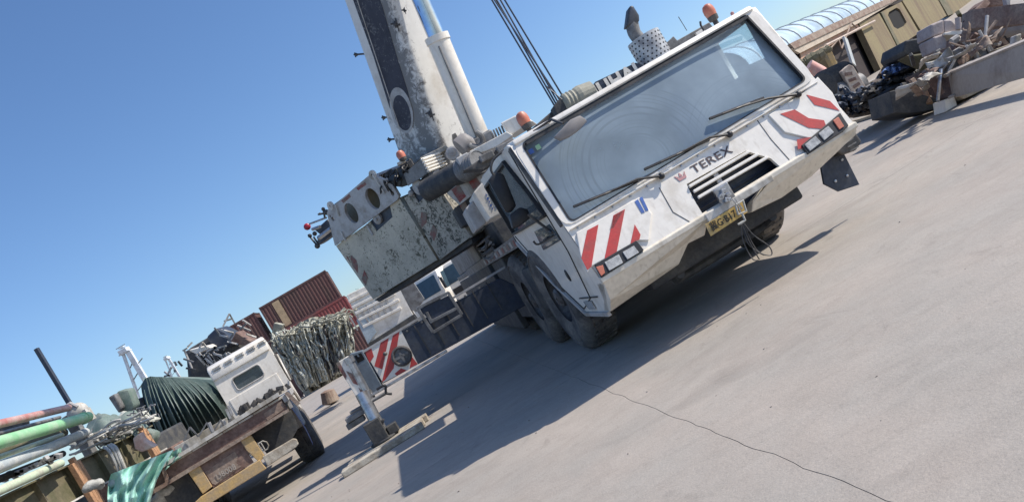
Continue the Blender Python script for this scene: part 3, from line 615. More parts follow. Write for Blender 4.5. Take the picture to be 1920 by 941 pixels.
# chassis
m = MB(); m.box((-.95, .55, .5), (1.0, 3.4, .98)); m.box((-.7, 3.4, .75), (.75, 15.8, 1.25)); part('chassis', m, M_dark, crane, bev=.03)
m = MB(); m.tube([(-1.2, 2.65, .78), (1.25, 2.65, .78)], .16, 12); m.tube([(-1.2, 4.8, .78), (1.25, 4.8, .78)], .16, 12); part('axle', m, M_dark, crane, smooth=True)
m = MB(); m.tube(curve([(-.6, .6, .5), (-.5, .9, .42), (.5, .9, .42), (.6, .6, .5)], 6), .05, 8); part('tie_rod', m, M_dark, crane, smooth=True)
# wheels
def wheel_mb(side):
    R = .78; m = MB(); n = 48
    prof = [(.0, .34), (.0, .42), (-.03, .5), (-.035, .6), (-.028, .61), (-.028, .64), (-.04, .65), (-.034, .68), (-.005, .72), (.01, .735), (.04, .765), (.09, .775), (.1, .76), (.12, .76), (.13, .78), (.2, .78), (.21, .762), (.23, .762), (.24, .78), (.33, .775), (.38, .765), (.41, .735), (.455, .62), (.45, .5), (.42, .42), (.42, .34)]
    m.lathe([(d*side, r) for d, r in prof], (0, 0, 0), (1, 0, 0), n, cap=False)
    for k in range(36):
        a = 2*math.pi*k/36; R3 = Matrix.Rotation(a, 3, 'X')
        m.obox(R3 @ V((.235*side, 0, .772)), (.3, .07, .03), R3)
    return m
def rim_mb(side):
    m = MB(); m.lathe([(d*side, r) for d, r in ((.02, .4), (.0, .385), (.05, .37), (.16, .33), (.2, .24), (.16, .2), (.13, .14), (.02, .13), (-.01, .1), (-.015, .02))], (0, 0, 0), (1, 0, 0), 32, cap=False)
    for k in range(10):
        a = 2*math.pi*k/10; m.lathe([(.14*side, .02), (.185*side, .02)], (0, math.cos(a)*.22, math.sin(a)*.22), (1, 0, 0), 6)
    return m
tl_, tr2 = mesh_of('tyre', wheel_mb(1), smooth=True), mesh_of('tyre', wheel_mb(-1), smooth=True)
rl_, rr2 = mesh_of('rim', rim_mb(1), smooth=True), mesh_of('rim', rim_mb(-1), smooth=True)
for q in (tl_, tr2): q.materials.append(M_rubber)
for q in (rl_, rr2): q.materials.append(M_rim)
for y in (2.65, 4.75, 8.2, 9.95, 11.7, 13.4):
    for side, x in ((1, -1.5), (-1, 1.5)):
        wv = bpy.data.objects.new('wheel', tl_ if side == 1 else tr2); C.objects.link(wv); wv.parent = crane; wv.location = (x if y < 6 else x*.85, y, .775)
        if y < 3: wv.rotation_euler = (0, 0, math.radians(1.5))
        rv = bpy.data.objects.new('rim', rl_ if side == 1 else rr2); C.objects.link(rv); rv.parent = wv
for y in (3.75, 9.1, 10.85):
    m = MB(); m.box((-1.52, y-.32, .62), (-1.1, y+.32, 1.3)); part('side_tank', m, M_dark, crane, bev=.05, smooth=True)
# carrier deck and boxes behind the cab
m = MB(); m.box((-1.32, 5.5, 1.745), (1.3, 10.2, 2.2)); part('deck_shade_block', m, M_dark, crane, bev=.04)  # solid block added to close off sunlight between deck and superstructure
m = MB(); m.box((-1.48, 3.2, 1.62), (1.5, 15.9, 1.74)); dk = part('carrier_deck', m, M_grey, crane, bev=.015)
m = MB(); m.box((-1.5, 3.2, 1.60), (-1.485, 12.0, 1.76)); part('deck_edge', m, M_grey, dk)
for k in range(14):
    m = MB(); m.box((-1.506, 3.3+.32*k, 1.63), (-1.501, 3.48+.32*k, 1.72)); part('reflector', m, M_redd if k % 2 == 0 else M_lgrey, dk)
bx = [cl(*q, 'y', 3.35) for q in ((887, 362), (921, 322), (940, 320), (962, 372), (958, 392), (918, 412))]
m = MB(); m.prism(bx, (0, .8, 0)); wb = part('equipment_box', m, M_white, crane, bev=.02, label='pale box with blue print behind the cab')
tfb = (cl(921, 377, 'y', 3.345), cl(930, 398, 'y', 3.345)-cl(912, 360, 'y', 3.345), cl(925, 352, 'y', 3.345)-cl(905, 363, 'y', 3.345))
m = MB()
for k in range(5):
    for r in range(2):
        q = tfb[0]+V(tfb[1]).normalized()*(k-2)*.05+V(tfb[2]).normalized()*(r*.06-.03); s = .016+.012*((k*3+r) % 2)
        m.obox(q, (s, .004, s*1.2), Matrix.Rotation(.9, 3, 'Y')); m.obox(q+V((.008, 0, .012)), (s*1.6, .004, .006), Matrix.Rotation(.9, 3, 'Y'))
part('blue_print', m, M_bluep, wb)
bx = [cl(*q, 'y', 3.75) for q in ((872, 392), (886, 376), (908, 402), (912, 418), (894, 432))]
m = MB(); m.prism(bx, (0, .6, 0)); part('equipment_box', m, M_lgrey, crane, bev=.02)
# red and white warning boards in the shade behind the cab
m = MB(); m.prism([al(*q, 13.2) for q in ((838, 362), (905, 306), (926, 334), (862, 384))], (0, .05, 0)); wr = part('warning_board', m, M_whited, crane)
for q in ([(846, 356), (860, 345), (874, 368), (862, 380)], [(874, 334), (888, 322), (901, 345), (888, 356)], [(903, 310), (908, 306), (926, 332), (915, 340)]):
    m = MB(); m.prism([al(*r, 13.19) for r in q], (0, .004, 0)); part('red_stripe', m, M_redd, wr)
m = MB(); m.prism([al(*q, 13.4) for q in ((850, 392), (902, 350), (918, 374), (880, 420), (868, 424))], (0, .5, 0)); part('hydraulic_tank', m, M_dark, crane, bev=.02)
for q in ([(862, 386), (872, 378), (884, 402), (876, 410)],):
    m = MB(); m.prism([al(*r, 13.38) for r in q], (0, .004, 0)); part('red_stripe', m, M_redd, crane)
# ---------------------------------------------------------------- slewing superstructure, tail to the left and back
FW, LT = V((.73, -.684, 0)), V((-.684, -.73, 0))
SP0 = V((-1.28, 14.6, 0))
def sp(px, py, off=0.0):            # crane frame; vertical plane through the near side of the superstructure
    d = ray(px, py); P0 = SP0+LT*off; t = (P0-EYEP).dot(LT)/d.dot(LT); return LINV @ (EYEP+d*t)
L3 = LINV.to_3x3(); FWl, LTl = L3 @ FW, L3 @ LT
SFR = (LINV @ (SP0+V((0, 0, 2.2))), FWl, V((0, 0, 1)))
def s2(px, py, off=0.0): return in_frame(SFR, [sp(px, py, off)])[0]
# counterweight plates
notch1 = [s2(705, 404), s2(727, 388)]
cw1 = [s2(700, 561), s2(820, 487), s2(748, 371), s2(731, 384), s2(736, 407), s2(706, 434), s2(694, 416), s2(630, 461)]
o = holed('counterweight', cw1, [], 1.15, (SFR[0]-LTl*.575, SFR[1], SFR[2]), M_cw, crane, label='large peeling counterweight slab')
m = MB(); m.prism([sp(*q, -.03) for q in ((690, 418), (733, 382), (740, 408), (708, 438))], -LTl*.3); part('lifting_recess', m, M_navy, o)
m = MB(); c_ = sp(710, 409, -.02); m.lathe([(0, .11), (.05, .11), (.055, .09), (.055, .03), (.09, .03), (.09, .002)], c_, LTl, 20); part('lifting_lug', m, M_lgrey, o)
m = MB(); m.beam(sp(688, 420, .01), sp(700, 441, .01), .04, .05, up=LTl); part('lug_plate', m, M_lgrey, o)
for q in ([(659, 478), (668, 487), (671, 497), (671, 512), (661, 498), (657, 485)], [(649, 479), (655, 486), (657, 492), (651, 484)], [(683, 506), (690, 520), (686, 536), (678, 523)]):
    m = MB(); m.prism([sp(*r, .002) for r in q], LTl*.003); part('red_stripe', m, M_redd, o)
cw2 = [s2(823, 488), s2(883, 443), s2(811, 326), s2(803, 332), s2(815, 352), s2(783, 381), s2(772, 362), s2(756, 372)]
o2 = holed('counterweight', cw2, [], 1.15, (SFR[0]-LTl*.60, SFR[1], SFR[2]), M_cw2, crane, label='narrower mossy counterweight slab')
m = MB(); m.prism([sp(*q, -.05) for q in ((768, 352), (802, 326), (818, 352), (784, 384))], -LTl*.3); part('lifting_recess', m, M_navy, o2)
m = MB(); m.lathe([(0, .14), (.05, .14), (.055, .11), (.055, .03), (.09, .03), (.09, .002)], sp(787, 350, -.02), LTl, 20); part('lifting_lug', m, M_lgrey, o2)
m = MB(); m.ball(sp(771, 362, .02), .06, 10, 6); part('lug_pin', m, M_lgrey, o2, smooth=True)
for q in ([(790, 397), (800, 399), (800, 417), (790, 428), (788, 415)], [(812, 421), (820, 432), (814, 452), (806, 440)]):
    m = MB(); m.prism([sp(*r, -.022) for r in q], LTl*.003); part('red_stripe', m, M_redd, o2)
m = MB(); m.beam(sp(810, 329, .0), sp(884, 445, .0), .03, .05, up=LTl); part('edge_angle', m, M_whited, o2)
m = MB(); m.prism([sp(*q, -.1) for q in ((702, 562), (884, 447), (886, 456), (712, 566))], -LTl*1.1); part('counterweight_base', m, M_dark, crane)
# counterweight frame with two round openings
fo = [s2(632, 459), s2(617, 398), s2(622, 384), s2(632, 382), s2(695, 328), s2(703, 326), s2(720, 334), s2(740, 345), s2(752, 366), s2(749, 373)]
holes = [circle2(s2(663, 398), .175, 24, .215), circle2(s2(703, 371), .18, 24, .215), circle2(s2(740, 361), .05, 12), circle2(s2(726, 338), .045, 12), circle2(s2(628, 409), .045, 12)]
fr = holed('counterweight_frame', fo, holes, .06, (SFR[0]+LTl*.03, SFR[1], SFR[2]), M_lgrey, crane)
m = MB(); m.prism([sp(*q, -.5) for q in ((640, 455), (625, 400), (700, 335), (748, 365))], -LTl*.05); part('inner_web', m, mat('frame_inside', (.3, .27, .2), .8), fr)
m = MB(); m.prism([sp(*q, -.05) for q in ((622, 386), (700, 328), (708, 330), (632, 388))], -LTl*.9); part('frame_top', m, M_lgrey, fr, bev=.01)
for a, b in (((630, 384), (637, 405)), ((700, 328), (722, 362)), ((640, 434), (648, 450))):
    m = MB(); m.beam(sp(*a, .07), sp(*b, .07), .03, .05, up=LTl); part('frame_rib', m, M_whited, fr)
for px, py in ((620, 386), (699, 328)):
    c2 = s2(px, py, .05); lp = circle2(c2, .09, 14)
    holed('lifting_eye', lp, [circle2(c2, .03, 10)], .04, (SFR[0]+LTl*.05, SFR[1], SFR[2]), M_whited, fr)
for q in ([(640, 376), (655, 364), (658, 369), (644, 381)], [(668, 353), (684, 341), (687, 346), (672, 357)]):
    m = MB(); m.prism([sp(*r, .062) for r in q], LTl*.003); part('red_stripe', m, M_redd, fr)
# dark hydraulic mechanism off the tail
hy = [[(612, 418), (628, 412), (630, 436), (600, 458), (592, 463), (595, 448)], [(590, 432), (612, 412), (620, 420), (600, 440)]]
m = MB()
for q in hy: m.prism([sp(*r, -.1) for r in q], -LTl*.25)
hyd = part('tail_cylinder_bracket', m, M_navy, crane, bev=.02)
m = MB(); m.tube([sp(622, 428, .02), sp(598, 446, .02)], .05, 10); m.tube([sp(580, 420, 0), sp(612, 408, 0)], .02, 8); m.tube([sp(586, 430, 0), sp(600, 425, 0)], .035, 8)
part('tail_cylinder', m, M_steel, hyd, smooth=True)
m = MB(); m.ball(sp(576, 425, 0), .075, 10, 8, (1, .6, 1)); part('tail_lamp', m, M_redlamp, hyd, smooth=True)
m = MB()
for px, py, r in ((581, 442, .045), (595, 461, .06), (606, 392, .04), (600, 401, .03), (612, 398, .06), (622, 404, .05), (590, 438, .05)): m.ball(sp(px, py, .02), r, 8, 6)
for a, b in (((606, 392), (609, 408)), ((597, 402), (608, 400)), ((578, 440), (596, 462)), ((588, 444), (597, 458))): m.tube([sp(*a, .02), sp(*b, .02)], .022, 6)
part('hose_fitting', m, M_blackm, hyd, smooth=True)
# cluster of pumps and hoses above the frame
m = MB(); rnd = random.Random(3)
for k in range(26):
    px, py = rnd.uniform(722, 780), 0; py = 352-(px-722)*.62+rnd.uniform(-22, 10)
    m.obox(sp(px, py, -.1-.3*rnd.random()), (rnd.uniform(.04, .16), rnd.uniform(.05, .15), rnd.uniform(.04, .14)), Matrix.Rotation(rnd.random()*3, 3, 'Z'))
pm = part('valve_block', m, M_blackm, crane, bev=.012)
for k in range(12):
    px = rnd.uniform(716, 765); py = 350-(px-722)*.6-rnd.uniform(0, 18)
    a = sp(px, py, 0); b = sp(px+rnd.uniform(-10, 12), py+rnd.uniform(5, 25), .05); c = (a+b)/2+V((rnd.uniform(-.1, .1), -.1, rnd.uniform(-.05, .1)))
    m = MB(); m.tube(curve([a, c, b], 5), .018, 6); part('hydraulic_hose', m, M_black, pm, smooth=True)
m = MB(); m.prism([sp(*q, .05) for q in ((725, 336), (752, 318), (760, 332), (770, 346), (752, 352), (735, 350))], -LTl*.3); part('pump_cover', m, M_black, pm, bev=.03, smooth=True)
for k in range(7):
    m = MB(); z = 1.70+.05*k; m.tube(curve([(-1.45-.03*(k % 3), 5.6, z), (-1.5, 6.4, z-.08*(k % 2)), (-1.46, 7.6, z+.03), (-1.2, 8.6, z+.1)], 4), .022+.008*(k % 3), 6); part('hydraulic_line', m, [M_blackm, M_grey, M_dark][k % 3], crane, smooth=True)
c_ = sp(752, 292, .0)
m = MB(); m.lathe([(-.12, .03), (-.09, .07), (-.05, .075)], c_, (0, 0, 1), 12); bq = part('beacon', m, M_blackm, crane)
m = MB(); m.lathe([(-.05, .075), (.03, .08), (.08, .06), (.1, .02), (.102, .003)], c_, (0, 0, 1), 14); part('beacon_lens', m, M_amber, bq, smooth=True)
m = MB(); m.obox(sp(753, 305, .02), (.16, .12, .05)); part('beacon_shelf', m, M_whited, bq)
# ribbed housing; shade put into the grey front, sunlit cheek painted white
nx = [sp(*q, .1) for q in ((757, 326), (789, 299), (803, 323), (790, 333), (765, 349))]
m = MB(); m.prism(nx, -LTl*.02); hb = part('winch_housing', m, M_grey, crane)
p0, p1 = sp(789, 297, .1), sp(803, 324, .1)
q0, q1 = al(836, 281, 15.6), al(846, 308, 15.6)
m = MB(); m.add([p0, q0, q1, p1, p0+V((-.3, .5, 0)), q0+V((-.3, .5, 0))], [(0, 1, 2, 3), (0, 4, 5, 1)]); part('housing_cheek', m, M_white, hb)
for k in range(5):
    t = (k+.5)/5; a, b = p0.lerp(p1, t), q0.lerp(q1, t); d = (q0-p0).cross(p1-p0).normalized(); d = d if d.y < 0 else -d
    m = MB(); m.beam(a+d*.012, b+d*.012, .03, .055, up=d); part('housing_rib', m, M_white, hb, bev=.008)
m = MB(); m.prism([al(*q, 15.0) for q in ((786, 296), (836, 272), (842, 279), (790, 303))], LINV.to_3x3() @ V((0, .5, 0))); part('housing_lid', m, M_whited, hb, bev=.01)
m = MB(); m.lathe([(-.05, .13), (.05, .13), (.06, .1), (.06, .05), (.09, .05), (.09, .002)], al(849, 288, 14.4), (-.2, -1, 0), 20); part('sheave', m, M_lgrey, crane)
# big dark horizontal cylinder with ribbed end
a, b = al(800, 358, 13.8), al(893, 306, 12.9)
m = MB(); m.lathe([(0, .17), (.02, .2), ((b-a).length-.35, .2), ((b-a).length-.35, .18)], a, b-a, 28); dc = part('winch_drum', m, M_dark, crane, smooth=True)
m = MB(); d = (b-a).normalized(); L_ = (b-a).length
m.lathe([(L_-.35+.0, .21)]+[(L_-.35+.035*k, .21 if k % 2 else .19) for k in range(1, 13)]+[(L_+.06, .2), (L_+.06, .01)], a, b-a, 28); part('ribbed_end', m, M_grey, dc)
m = MB(); m.lathe([(0, .01), (.02, .2), (.1, .2), (.2, .2), (.26, .16), (.32, .01)], al(862, 282, 13.6), L3 @ V((1, .2, .25)), 20); part('filter_drum', m, M_mirror, crane, smooth=True)
m = MB(); m.tube(curve([al(*q, 13.4) for q in ((893, 248), (903, 256), (905, 268), (896, 276), (880, 273))], 5), .05, 10); part('elbow_pipe', m, M_grey, crane, smooth=True)
m = MB(); m.prism([al(*q, 13.0) for q in ((880, 284), (950, 247), (962, 254), (930, 276), (888, 292))], L3 @ V((0, .8, 0))); part('deck_cover', m, M_white, crane, bev=.01)
m = MB(); m.prism([al(*q, 13.2) for q in ((938, 231), (965, 217), (985, 218), (1000, 228), (955, 256))], L3 @ V((.1, .6, 0))); lb = part('engine_cover', m, M_white, crane, bev=.02)
m = MB()
for k in range(6): m.tube([al(920+k*5, 246-k*2.5, 13.3), al(926+k*5, 260-k*2.5, 13.3)], .018, 6)
part('cooler_fin', m, M_grey, lb)
# long dark rail behind the roof
m = MB(); m.prism([cl(*q, 'y', 3.9) for q in ((868, 320), (912, 290), (990, 247), (1040, 204), (1066, 186), (1100, 168), (1110, 190), (1000, 262), (906, 318))], (0, .25, 0)); rl = part('luffing_rail', m, M_blackm, crane, bev=.02)
m = MB()
for a, b in (((900, 300), (925, 288)), ((932, 283), (965, 266))): m.beam(cl(*a, 'y', 3.85), cl(*b, 'y', 3.85), .12, .1)
part('rail_clamp', m, M_grey, rl, bev=.015)
m = MB(); m.obox(cl(872, 306, 'y', 5.5), (.22, .2, .26)); part('rail_foot', m, M_lgrey, rl, bev=.02)
a, b = cl(1056, 199, 'y', 3.8), cl(1112, 172, 'y', 3.8)
m = MB(); L_ = (b-a).length; m.lathe([(0, .12)]+[(.03+.03*k, .17 if k % 2 else .155) for k in range(8)]+[(.3, .18), (L_, .16), (L_, .01)], a, b-a, 20); part('ribbed_cylinder', m, mat('sand_grey_paint', (.33, .32, .26), .7), crane)
m = MB(); m.prism([cl(*q, 'y', 3.7) for q in ((1037, 200), (1050, 184), (1062, 184), (1068, 205), (1045, 222))], (0, .25, 0)); part('rope_block', m, M_dark, crane, bev=.02)
# lettered board
LB = (cl(1150, 155, 'y', 3.75), cl(1195, 130, 'y', 3.75)-cl(1105, 181, 'y', 3.75), V((0, 0, 1)))
m = MB(); m.prism([cl(*q, 'y', 3.76) for q in ((1100, 190), (1104, 170), (1116, 154), (1192, 118), (1205, 122), (1210, 140))], (0, .1, 0)); lbd = part('letter_board', m, M_navy, crane)
bw = (cl(1200, 122, 'y', 3.75)-cl(1118, 160, 'y', 3.75)).length
text('board_letters', 'IUHAI', .27, (LB[0]+V((.05, -.005, .00)), LB[1], LB[2]), M_white, lbd, bold=.012, sx=1.04, space=1.08)
# exhaust: elbow, perforated muffler
mc0, mc1 = cl(1232, 108, 'y', 3.9), cl(1203, 70, 'y', 3.9); axm = V((0, 0, 1)); mc = cl(1218, 92, 'y', 3.9)
m = MB(); R_ = .26; m.lathe([(-.3, R_), (.2, R_), (.205, R_-.02), (.205, .08)], mc, axm, 32); mf = part('muffler', m, M_galv, crane, smooth=True)
m = MB()
for r in range(7):
    for k in range(22):
        t = 2*math.pi*(k+.5*(r % 2))/22; z = -.24+.065*r
        q = mc+V((math.cos(t)*(R_+.001), math.sin(t)*(R_+.001), z)); m.lathe([(0, .014), (.002, .014)], q, (math.cos(t), math.sin(t), 0), 8)
part('perforation', m, M_black, mf, kind='stuff')
m = MB(); top = mc+V((-.06, 0, .2)); m.tube(curve([top, top+V((-.02, 0, .12)), top+V((.03, 0, .28)), ], 5), [.1]*11, 14); part('exhaust_elbow', m, M_grey, mf, smooth=True)
e0 = top+V((.03, 0, .28)); tipp = [cl(*q, 'y', 3.8) for q in ((1175, 50), (1180, 12), (1187, 9), (1199, 28), (1200, 40))]
m = MB(); m.prism(tipp, (0, .2, 0)); part('exhaust_tip', m, M_navy, mf, bev=.06, smooth=True, seg=3)
# boxes and aerial on the far deck
for q in ([(1247, 83), (1263, 68), (1270, 76), (1330, 42), (1338, 52), (1258, 100)],):
    m = MB(); m.prism([cl(*r, 'y', 3.8) for r in q], (0, .6, 0)); part('deck_locker', m, M_grey, crane, bev=.01)
m = MB(); m.prism([cl(*r, 'y', 3.75) for r in ((1304, 62), (1318, 53), (1322, 58), (1308, 67))], (0, .1, 0)); part('locker_plate', m, M_white, crane)
m = MB(); m.tube([cl(1288, 58, 'y', 4.2), cl(1272, 32, 'y', 4.2)], .006, 5); part('aerial', m, M_grey, crane)
# ropes up to the boom head
for k, (a, b) in enumerate((((1046, 192), (938, 0)), ((1043, 196), (931, 0)), ((1051, 190), (927, 0)), ((1057, 184), (946, 0)), ((1040, 199), (922, 0)))):
    pa, pb_ = cl(*a, 'y', 3.75), cl(*b, 'y', 3.95); m = MB(); m.tube([pa, pa+(pb_-pa)*2.1], .013, 6); part('hoist_rope', m, M_navy, crane)
m = MB(); pa, pb_ = cl(1054, 187, 'y', 3.7), cl(1022, 160, 'y', 3.8); m.tube([pa, pb_], .009, 5); part('hoist_rope', m, M_navy, crane)
# superstructure core between plates and boom
core = MB()
def swp(a, b, z): return L3 @ (SP0+FW*a+LT*b+V((0, 0, z))) + (LINV @ V((0, 0, 0)))
core.prism([swp(-2.2, -.7, 2.2), swp(2.2, -.7, 2.2), swp(2.2, -2.4, 2.2), swp(-2.2, -2.4, 2.2)], (0, 0, .7)); part('slewing_frame', core, M_grey, crane, bev=.03)
m = MB(); m.lathe([(0, .95), (.45, .95), (.46, .8)], LINV @ V((SP0+FW*1.6+LT*-1.6+V((0, 0, 1.7)))), (0, 0, 1), 40); part('slewing_ring', m, M_dark, crane)
# boom: near side in shade, belly to the sun
OB = -1.1
sB, sT = sp(832, 285, OB), sp(731, 0, OB); lB, lT = sp(745, 288, OB), sp(645, 0, OB)
axis = ((sT-sB).normalized()+(lT-lB).normalized()).normalized()
side = (sB-lB); side = side-axis*side.dot(axis); W_ = side.length; side.normalize(); inn = side.cross(axis).normalized()
inn = inn if inn.dot(LTl) < 0 else -inn
BD = .98
def bprof(Wd, D_):
    r = .1; rb_ = .3; pts = [(0, r)]
    pts = [(0, D_-r), (0, r)]
    for k in range(1, 5): t = math.pi/2*k/4; pts.append((r-r*math.cos(t), r-r*math.sin(t)))
    for k in range(1, 9): pts.append((r+(Wd-r-.14)*k/8, 0))
    for k in range(1, 6): t = math.pi/2*k/5; pts.append((Wd-.14+.14*math.sin(t), .14-.14*math.cos(t)))
    for k in range(1, 6): pts.append((Wd, .14+(D_-.14-rb_)*k/5))
    for k in range(1, 7): t = math.pi/2*k/6; pts.append((Wd-rb_+rb_*math.cos(t), D_-rb_+rb_*math.sin(t)))
    pts.append((r, D_)); return pts
def boom_section(name, base, Wd, D_, L_, nl, mt, par, shift=0):
    pr = bprof(Wd, D_); m = MB(); n = len(pr); vs = []; 
    for i in range(nl+1): vs += [base+axis*(L_*i/nl)+side*(a+shift)+inn*(b+shift) for a, b in pr]
    m.add(vs, [(i*n+k, i*n+(k+1) % n, (i+1)*n+(k+1) % n, (i+1)*n+k) for i in range(nl) for k in range(n)]+[tuple(range(n)), tuple(range(nl*n, nl*n+n))])
    o = part(name, m, mt, par, smooth=True)
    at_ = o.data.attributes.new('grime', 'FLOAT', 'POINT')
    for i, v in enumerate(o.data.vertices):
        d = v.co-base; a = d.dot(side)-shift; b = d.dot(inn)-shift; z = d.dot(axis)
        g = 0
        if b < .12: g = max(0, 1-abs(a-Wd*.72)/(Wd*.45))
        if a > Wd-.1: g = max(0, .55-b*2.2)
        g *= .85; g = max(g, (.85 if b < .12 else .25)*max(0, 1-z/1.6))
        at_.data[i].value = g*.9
    return o
bbase = lB-axis*.6
boom = boom_section('boom_section', bbase, W_, BD, 11.5, 40, M_boom, crane)
boom_section('boom_section', bbase+axis*11.5, W_-.12, BD-.12, 1.2, 3, M_boom, crane, .06)
boom_section('boom_section', bbase+axis*12.7, W_-.24, BD-.24, 1.0, 3, M_boom, crane, .12)
m = MB(); m.obox(bbase+axis*13.9+side*(W_/2)+inn*(BD/2), (.7, .6, .9)); part('boom_head', m, M_grey, crane, bev=.05)
def bp_(px, py): # pixel on boom side, pushed just proud
    return sp(px, py, OB+.012)
def decal(name, pxs, mt, off=.0, th=.004):
    m = MB(); m.prism([sp(*q, OB+.004+off) for q in pxs], LTl*th); return part(name, m, mt, boom)
M_band = speck_mat('dark_blue_band', (.05, .052, .07), (.2, .2, .2), .72, .9, 9)
decal('dark_band', [(622, -120), (674, -120), (704, -20), (716, 10), (745, 110), (764, 170), (771, 200), (763, 186), (754, 175), (745, 172), (738, 178), (736, 192), (737, 212), (731, 203), (700, 105), (662, 0)], M_band)
m = MB()
def ell(cx, cy, rx, ry, ang, n=28):
    return [(cx+rx*math.cos(t)*math.cos(ang)-ry*math.sin(t)*math.sin(ang), cy+rx*math.cos(t)*math.sin(ang)+ry*math.sin(t)*math.cos(ang)) for t in [2*math.pi*k/n for k in range(n)]]
decal('logo_ring', ell(753, 207, 20, 44, math.radians(-14)), M_lgrey, .005); decal('logo_disc', ell(754, 212, 15, 34, math.radians(-14)), M_band, .010)
m = MB(); m.tube([sp(620, -150, OB+.05), sp(756, 262, OB+.05)], .009, 5); part('boom_wire', m, M_whited, boom)
# clips on the boom
def clip(px, py, s=1.0, off=OB+.03):
    m = MB(); c = sp(px, py, off)
    for dx, dz, lx, lz in ((0, 0, .05, .12), (.05, .05, .03, .09), (-.05, .03, .1, .02), (0, -.09, .02, .1), (.05, -.03, .07, .025)):
        m.obox(c+side*dx*s+V((0, 0, dz*s)), (lx*s, .05, lz*s), Matrix.Rotation(.3, 3, 'Y'))
    m.ball(c, .045*s, 8, 6); part('boom_clip', m, M_blackm, boom)
for q in ((742, 46), (807, 214)): clip(*q)
clip(758, 20, .5); 
for q in ((664, 103), (716, 221), (727, 262)):
    m = MB(); c = sp(q[0]+26, q[1]-2, OB-.1); m.tube([c, sp(*q, OB-.1)], .02, 6); m.ball(sp(q[0]+4, q[1], OB-.1), .035, 8, 6); m.tube([sp(q[0]+1, q[1]-4, OB-.1), sp(q[0]+3, q[1]+5, OB-.1)], .014, 6); part('boom_side_hook', m, M_blackm, boom)
m = MB(); m.obox(al(850, 258, 15.3), (.16, .05, .12)); part('belly_plate', m, M_grey, boom, bev=.01)
# lift cylinder
OC = -1.45
cb, cj, ct = sp(899, 262, OC), sp(818, 68, OC), sp(790, 2, OC)
m = MB(); d = (cj-cb); m.lathe([(-.1, .2), (0, .215), (d.length-.12, .215), (d.length-.12, .235), (d.length, .235), (d.length, .15)], cb, d, 28); lc = part('lift_cylinder', m, M_white, crane, smooth=True)
m = MB(); m.tube([cj, cj+(ct-cj)*7.5], .165, 24); part('cylinder_rod', m, M_chrome, lc, smooth=True)
m = MB(); m.tube([cb.lerp(cj, .02)+side*.13+LTl*.19, cb.lerp(cj, .9)+side*.13+LTl*.19], .016, 6); part('cylinder_pipe', m, M_grey, lc, smooth=True)
m = MB(); m.obox(cb+V((0, 0, -.1)), (.5, .5, .3)); part('cylinder_foot', m, M_grey, crane, bev=.05)
# ---------------------------------------------------------------- outrigger
YO = 5.5
def oy(px, py, y=YO): return cl(px, py, 'y', y)
m = MB(); m.box((-1.46, 5.62, .45), (1.45, 7.2, 1.6)); m.box((-1.53, 7.25, .24), (-1.4, 12.4, 1.6)); m.box((-1.49, 12.5, .3), (1.5, 15.8, 1.6)); m.box((-1.1, .9, .62), (1.1, 5.5, .7)); part('outrigger_box_shade_pan', m, M_dark, crane, bev=.02)  # thin slab under the cab is a pan added to deepen the shade
m = MB(); m.box((-1.4, 8.8, 1.75), (1.4, 15.6, 2.7)); part('rear_shade_bulk', m, M_grey, crane, bev=.03)  # rear bulk added and sized to throw shade on the ground
m = MB(); m.prism([oy(676, 662), oy(938, 521), V((-1.5, YO, 1.1)), V((-1.5, YO, .72)), oy(718, 719)], (0, .42, 0)); ob = part('outrigger_beam', m, M_navy, crane, bev=.012)  # navy front carries the shade the crane throws on the beam
m = MB(); m.box((-4.15, 5.48, 1.415), (-1.5, 5.56, 1.45)); part('beam_flange', m, M_lgrey, ob)
m = MB(); m.beam(oy(694, 742, 5.38), oy(838, 657, 5.38), .05, .045); part('beam_rail', m, M_steel, ob, bev=.008)
m = MB(); m.prism([oy(684, 659, 5.494), oy(752, 619, 5.494), oy(784, 683, 5.494), oy(718, 717, 5.494)], (0, -.004, 0)); sp_ = part('striped_plate', m, M_white, ob)
for q in ([(684, 659), (696, 652), (701, 668), (693, 680)], [(714, 641), (729, 632), (717, 692), (702, 686)], [(737, 627), (749, 621), (738, 690), (722, 712), (716, 716)], [(752, 690), (763, 694), (744, 704), (740, 700)], [(772, 668), (783, 682), (768, 690)]):
    m = MB(); m.prism([oy(*r, 5.4895) for r in q], (0, -.003, 0)); part('red_stripe', m, M_red, sp_)
c_ = oy(753, 667, 5.46); m = MB(); m.tube([c_+V((math.cos(t)*.14, 0, math.sin(t)*.14)) for t in [k*math.pi/12 for k in range(25)]], .028, 8); 
for k in range(6):
    xx = -1.9-.27*k; mm_ = MB(); mm_.box((xx, 5.488, .86), (xx+.02, 5.5, 1.38)); part('beam_weld', mm_, M_blackm, ob)
    mm_ = MB(); mm_.lathe([(0, .02), (.015, .02)], (xx-.13, 5.498, 1.36), (0, -1, 0), 8); part('beam_bolt', mm_, M_grey, ob)
rg = part('hand_wheel', m, M_rim, ob, smooth=True)
m = MB(); m.lathe([(0, .12), (.01, .12)], c_+V((0, .02, 0)), (0, -1, 0), 20); m.obox(c_, (.24, .03, .04)); m.obox(c_, (.04, .03, .24)); part('wheel_spoke', m, M_grey, rg)
m = MB(); m.ball(oy(722, 663, 5.46), .035, 10, 6); part('knob', m, M_grey, ob, smooth=True)
m = MB(); m.prism([oy(655, 664, 5.4), oy(679, 657, 5.4), oy(718, 727, 5.4), oy(693, 741, 5.4)], (0, .4, 0)); bep = part('beam_end_box', m, mat('blue_grey_plate', (.13, .16, .19), .6), ob, bev=.01)
m = MB(); m.prism([oy(664, 667, 5.395), oy(677, 661, 5.395), oy(684, 673, 5.395), oy(671, 681, 5.395)], (0, .003, 0)); part('plate_opening', m, M_void, ob)
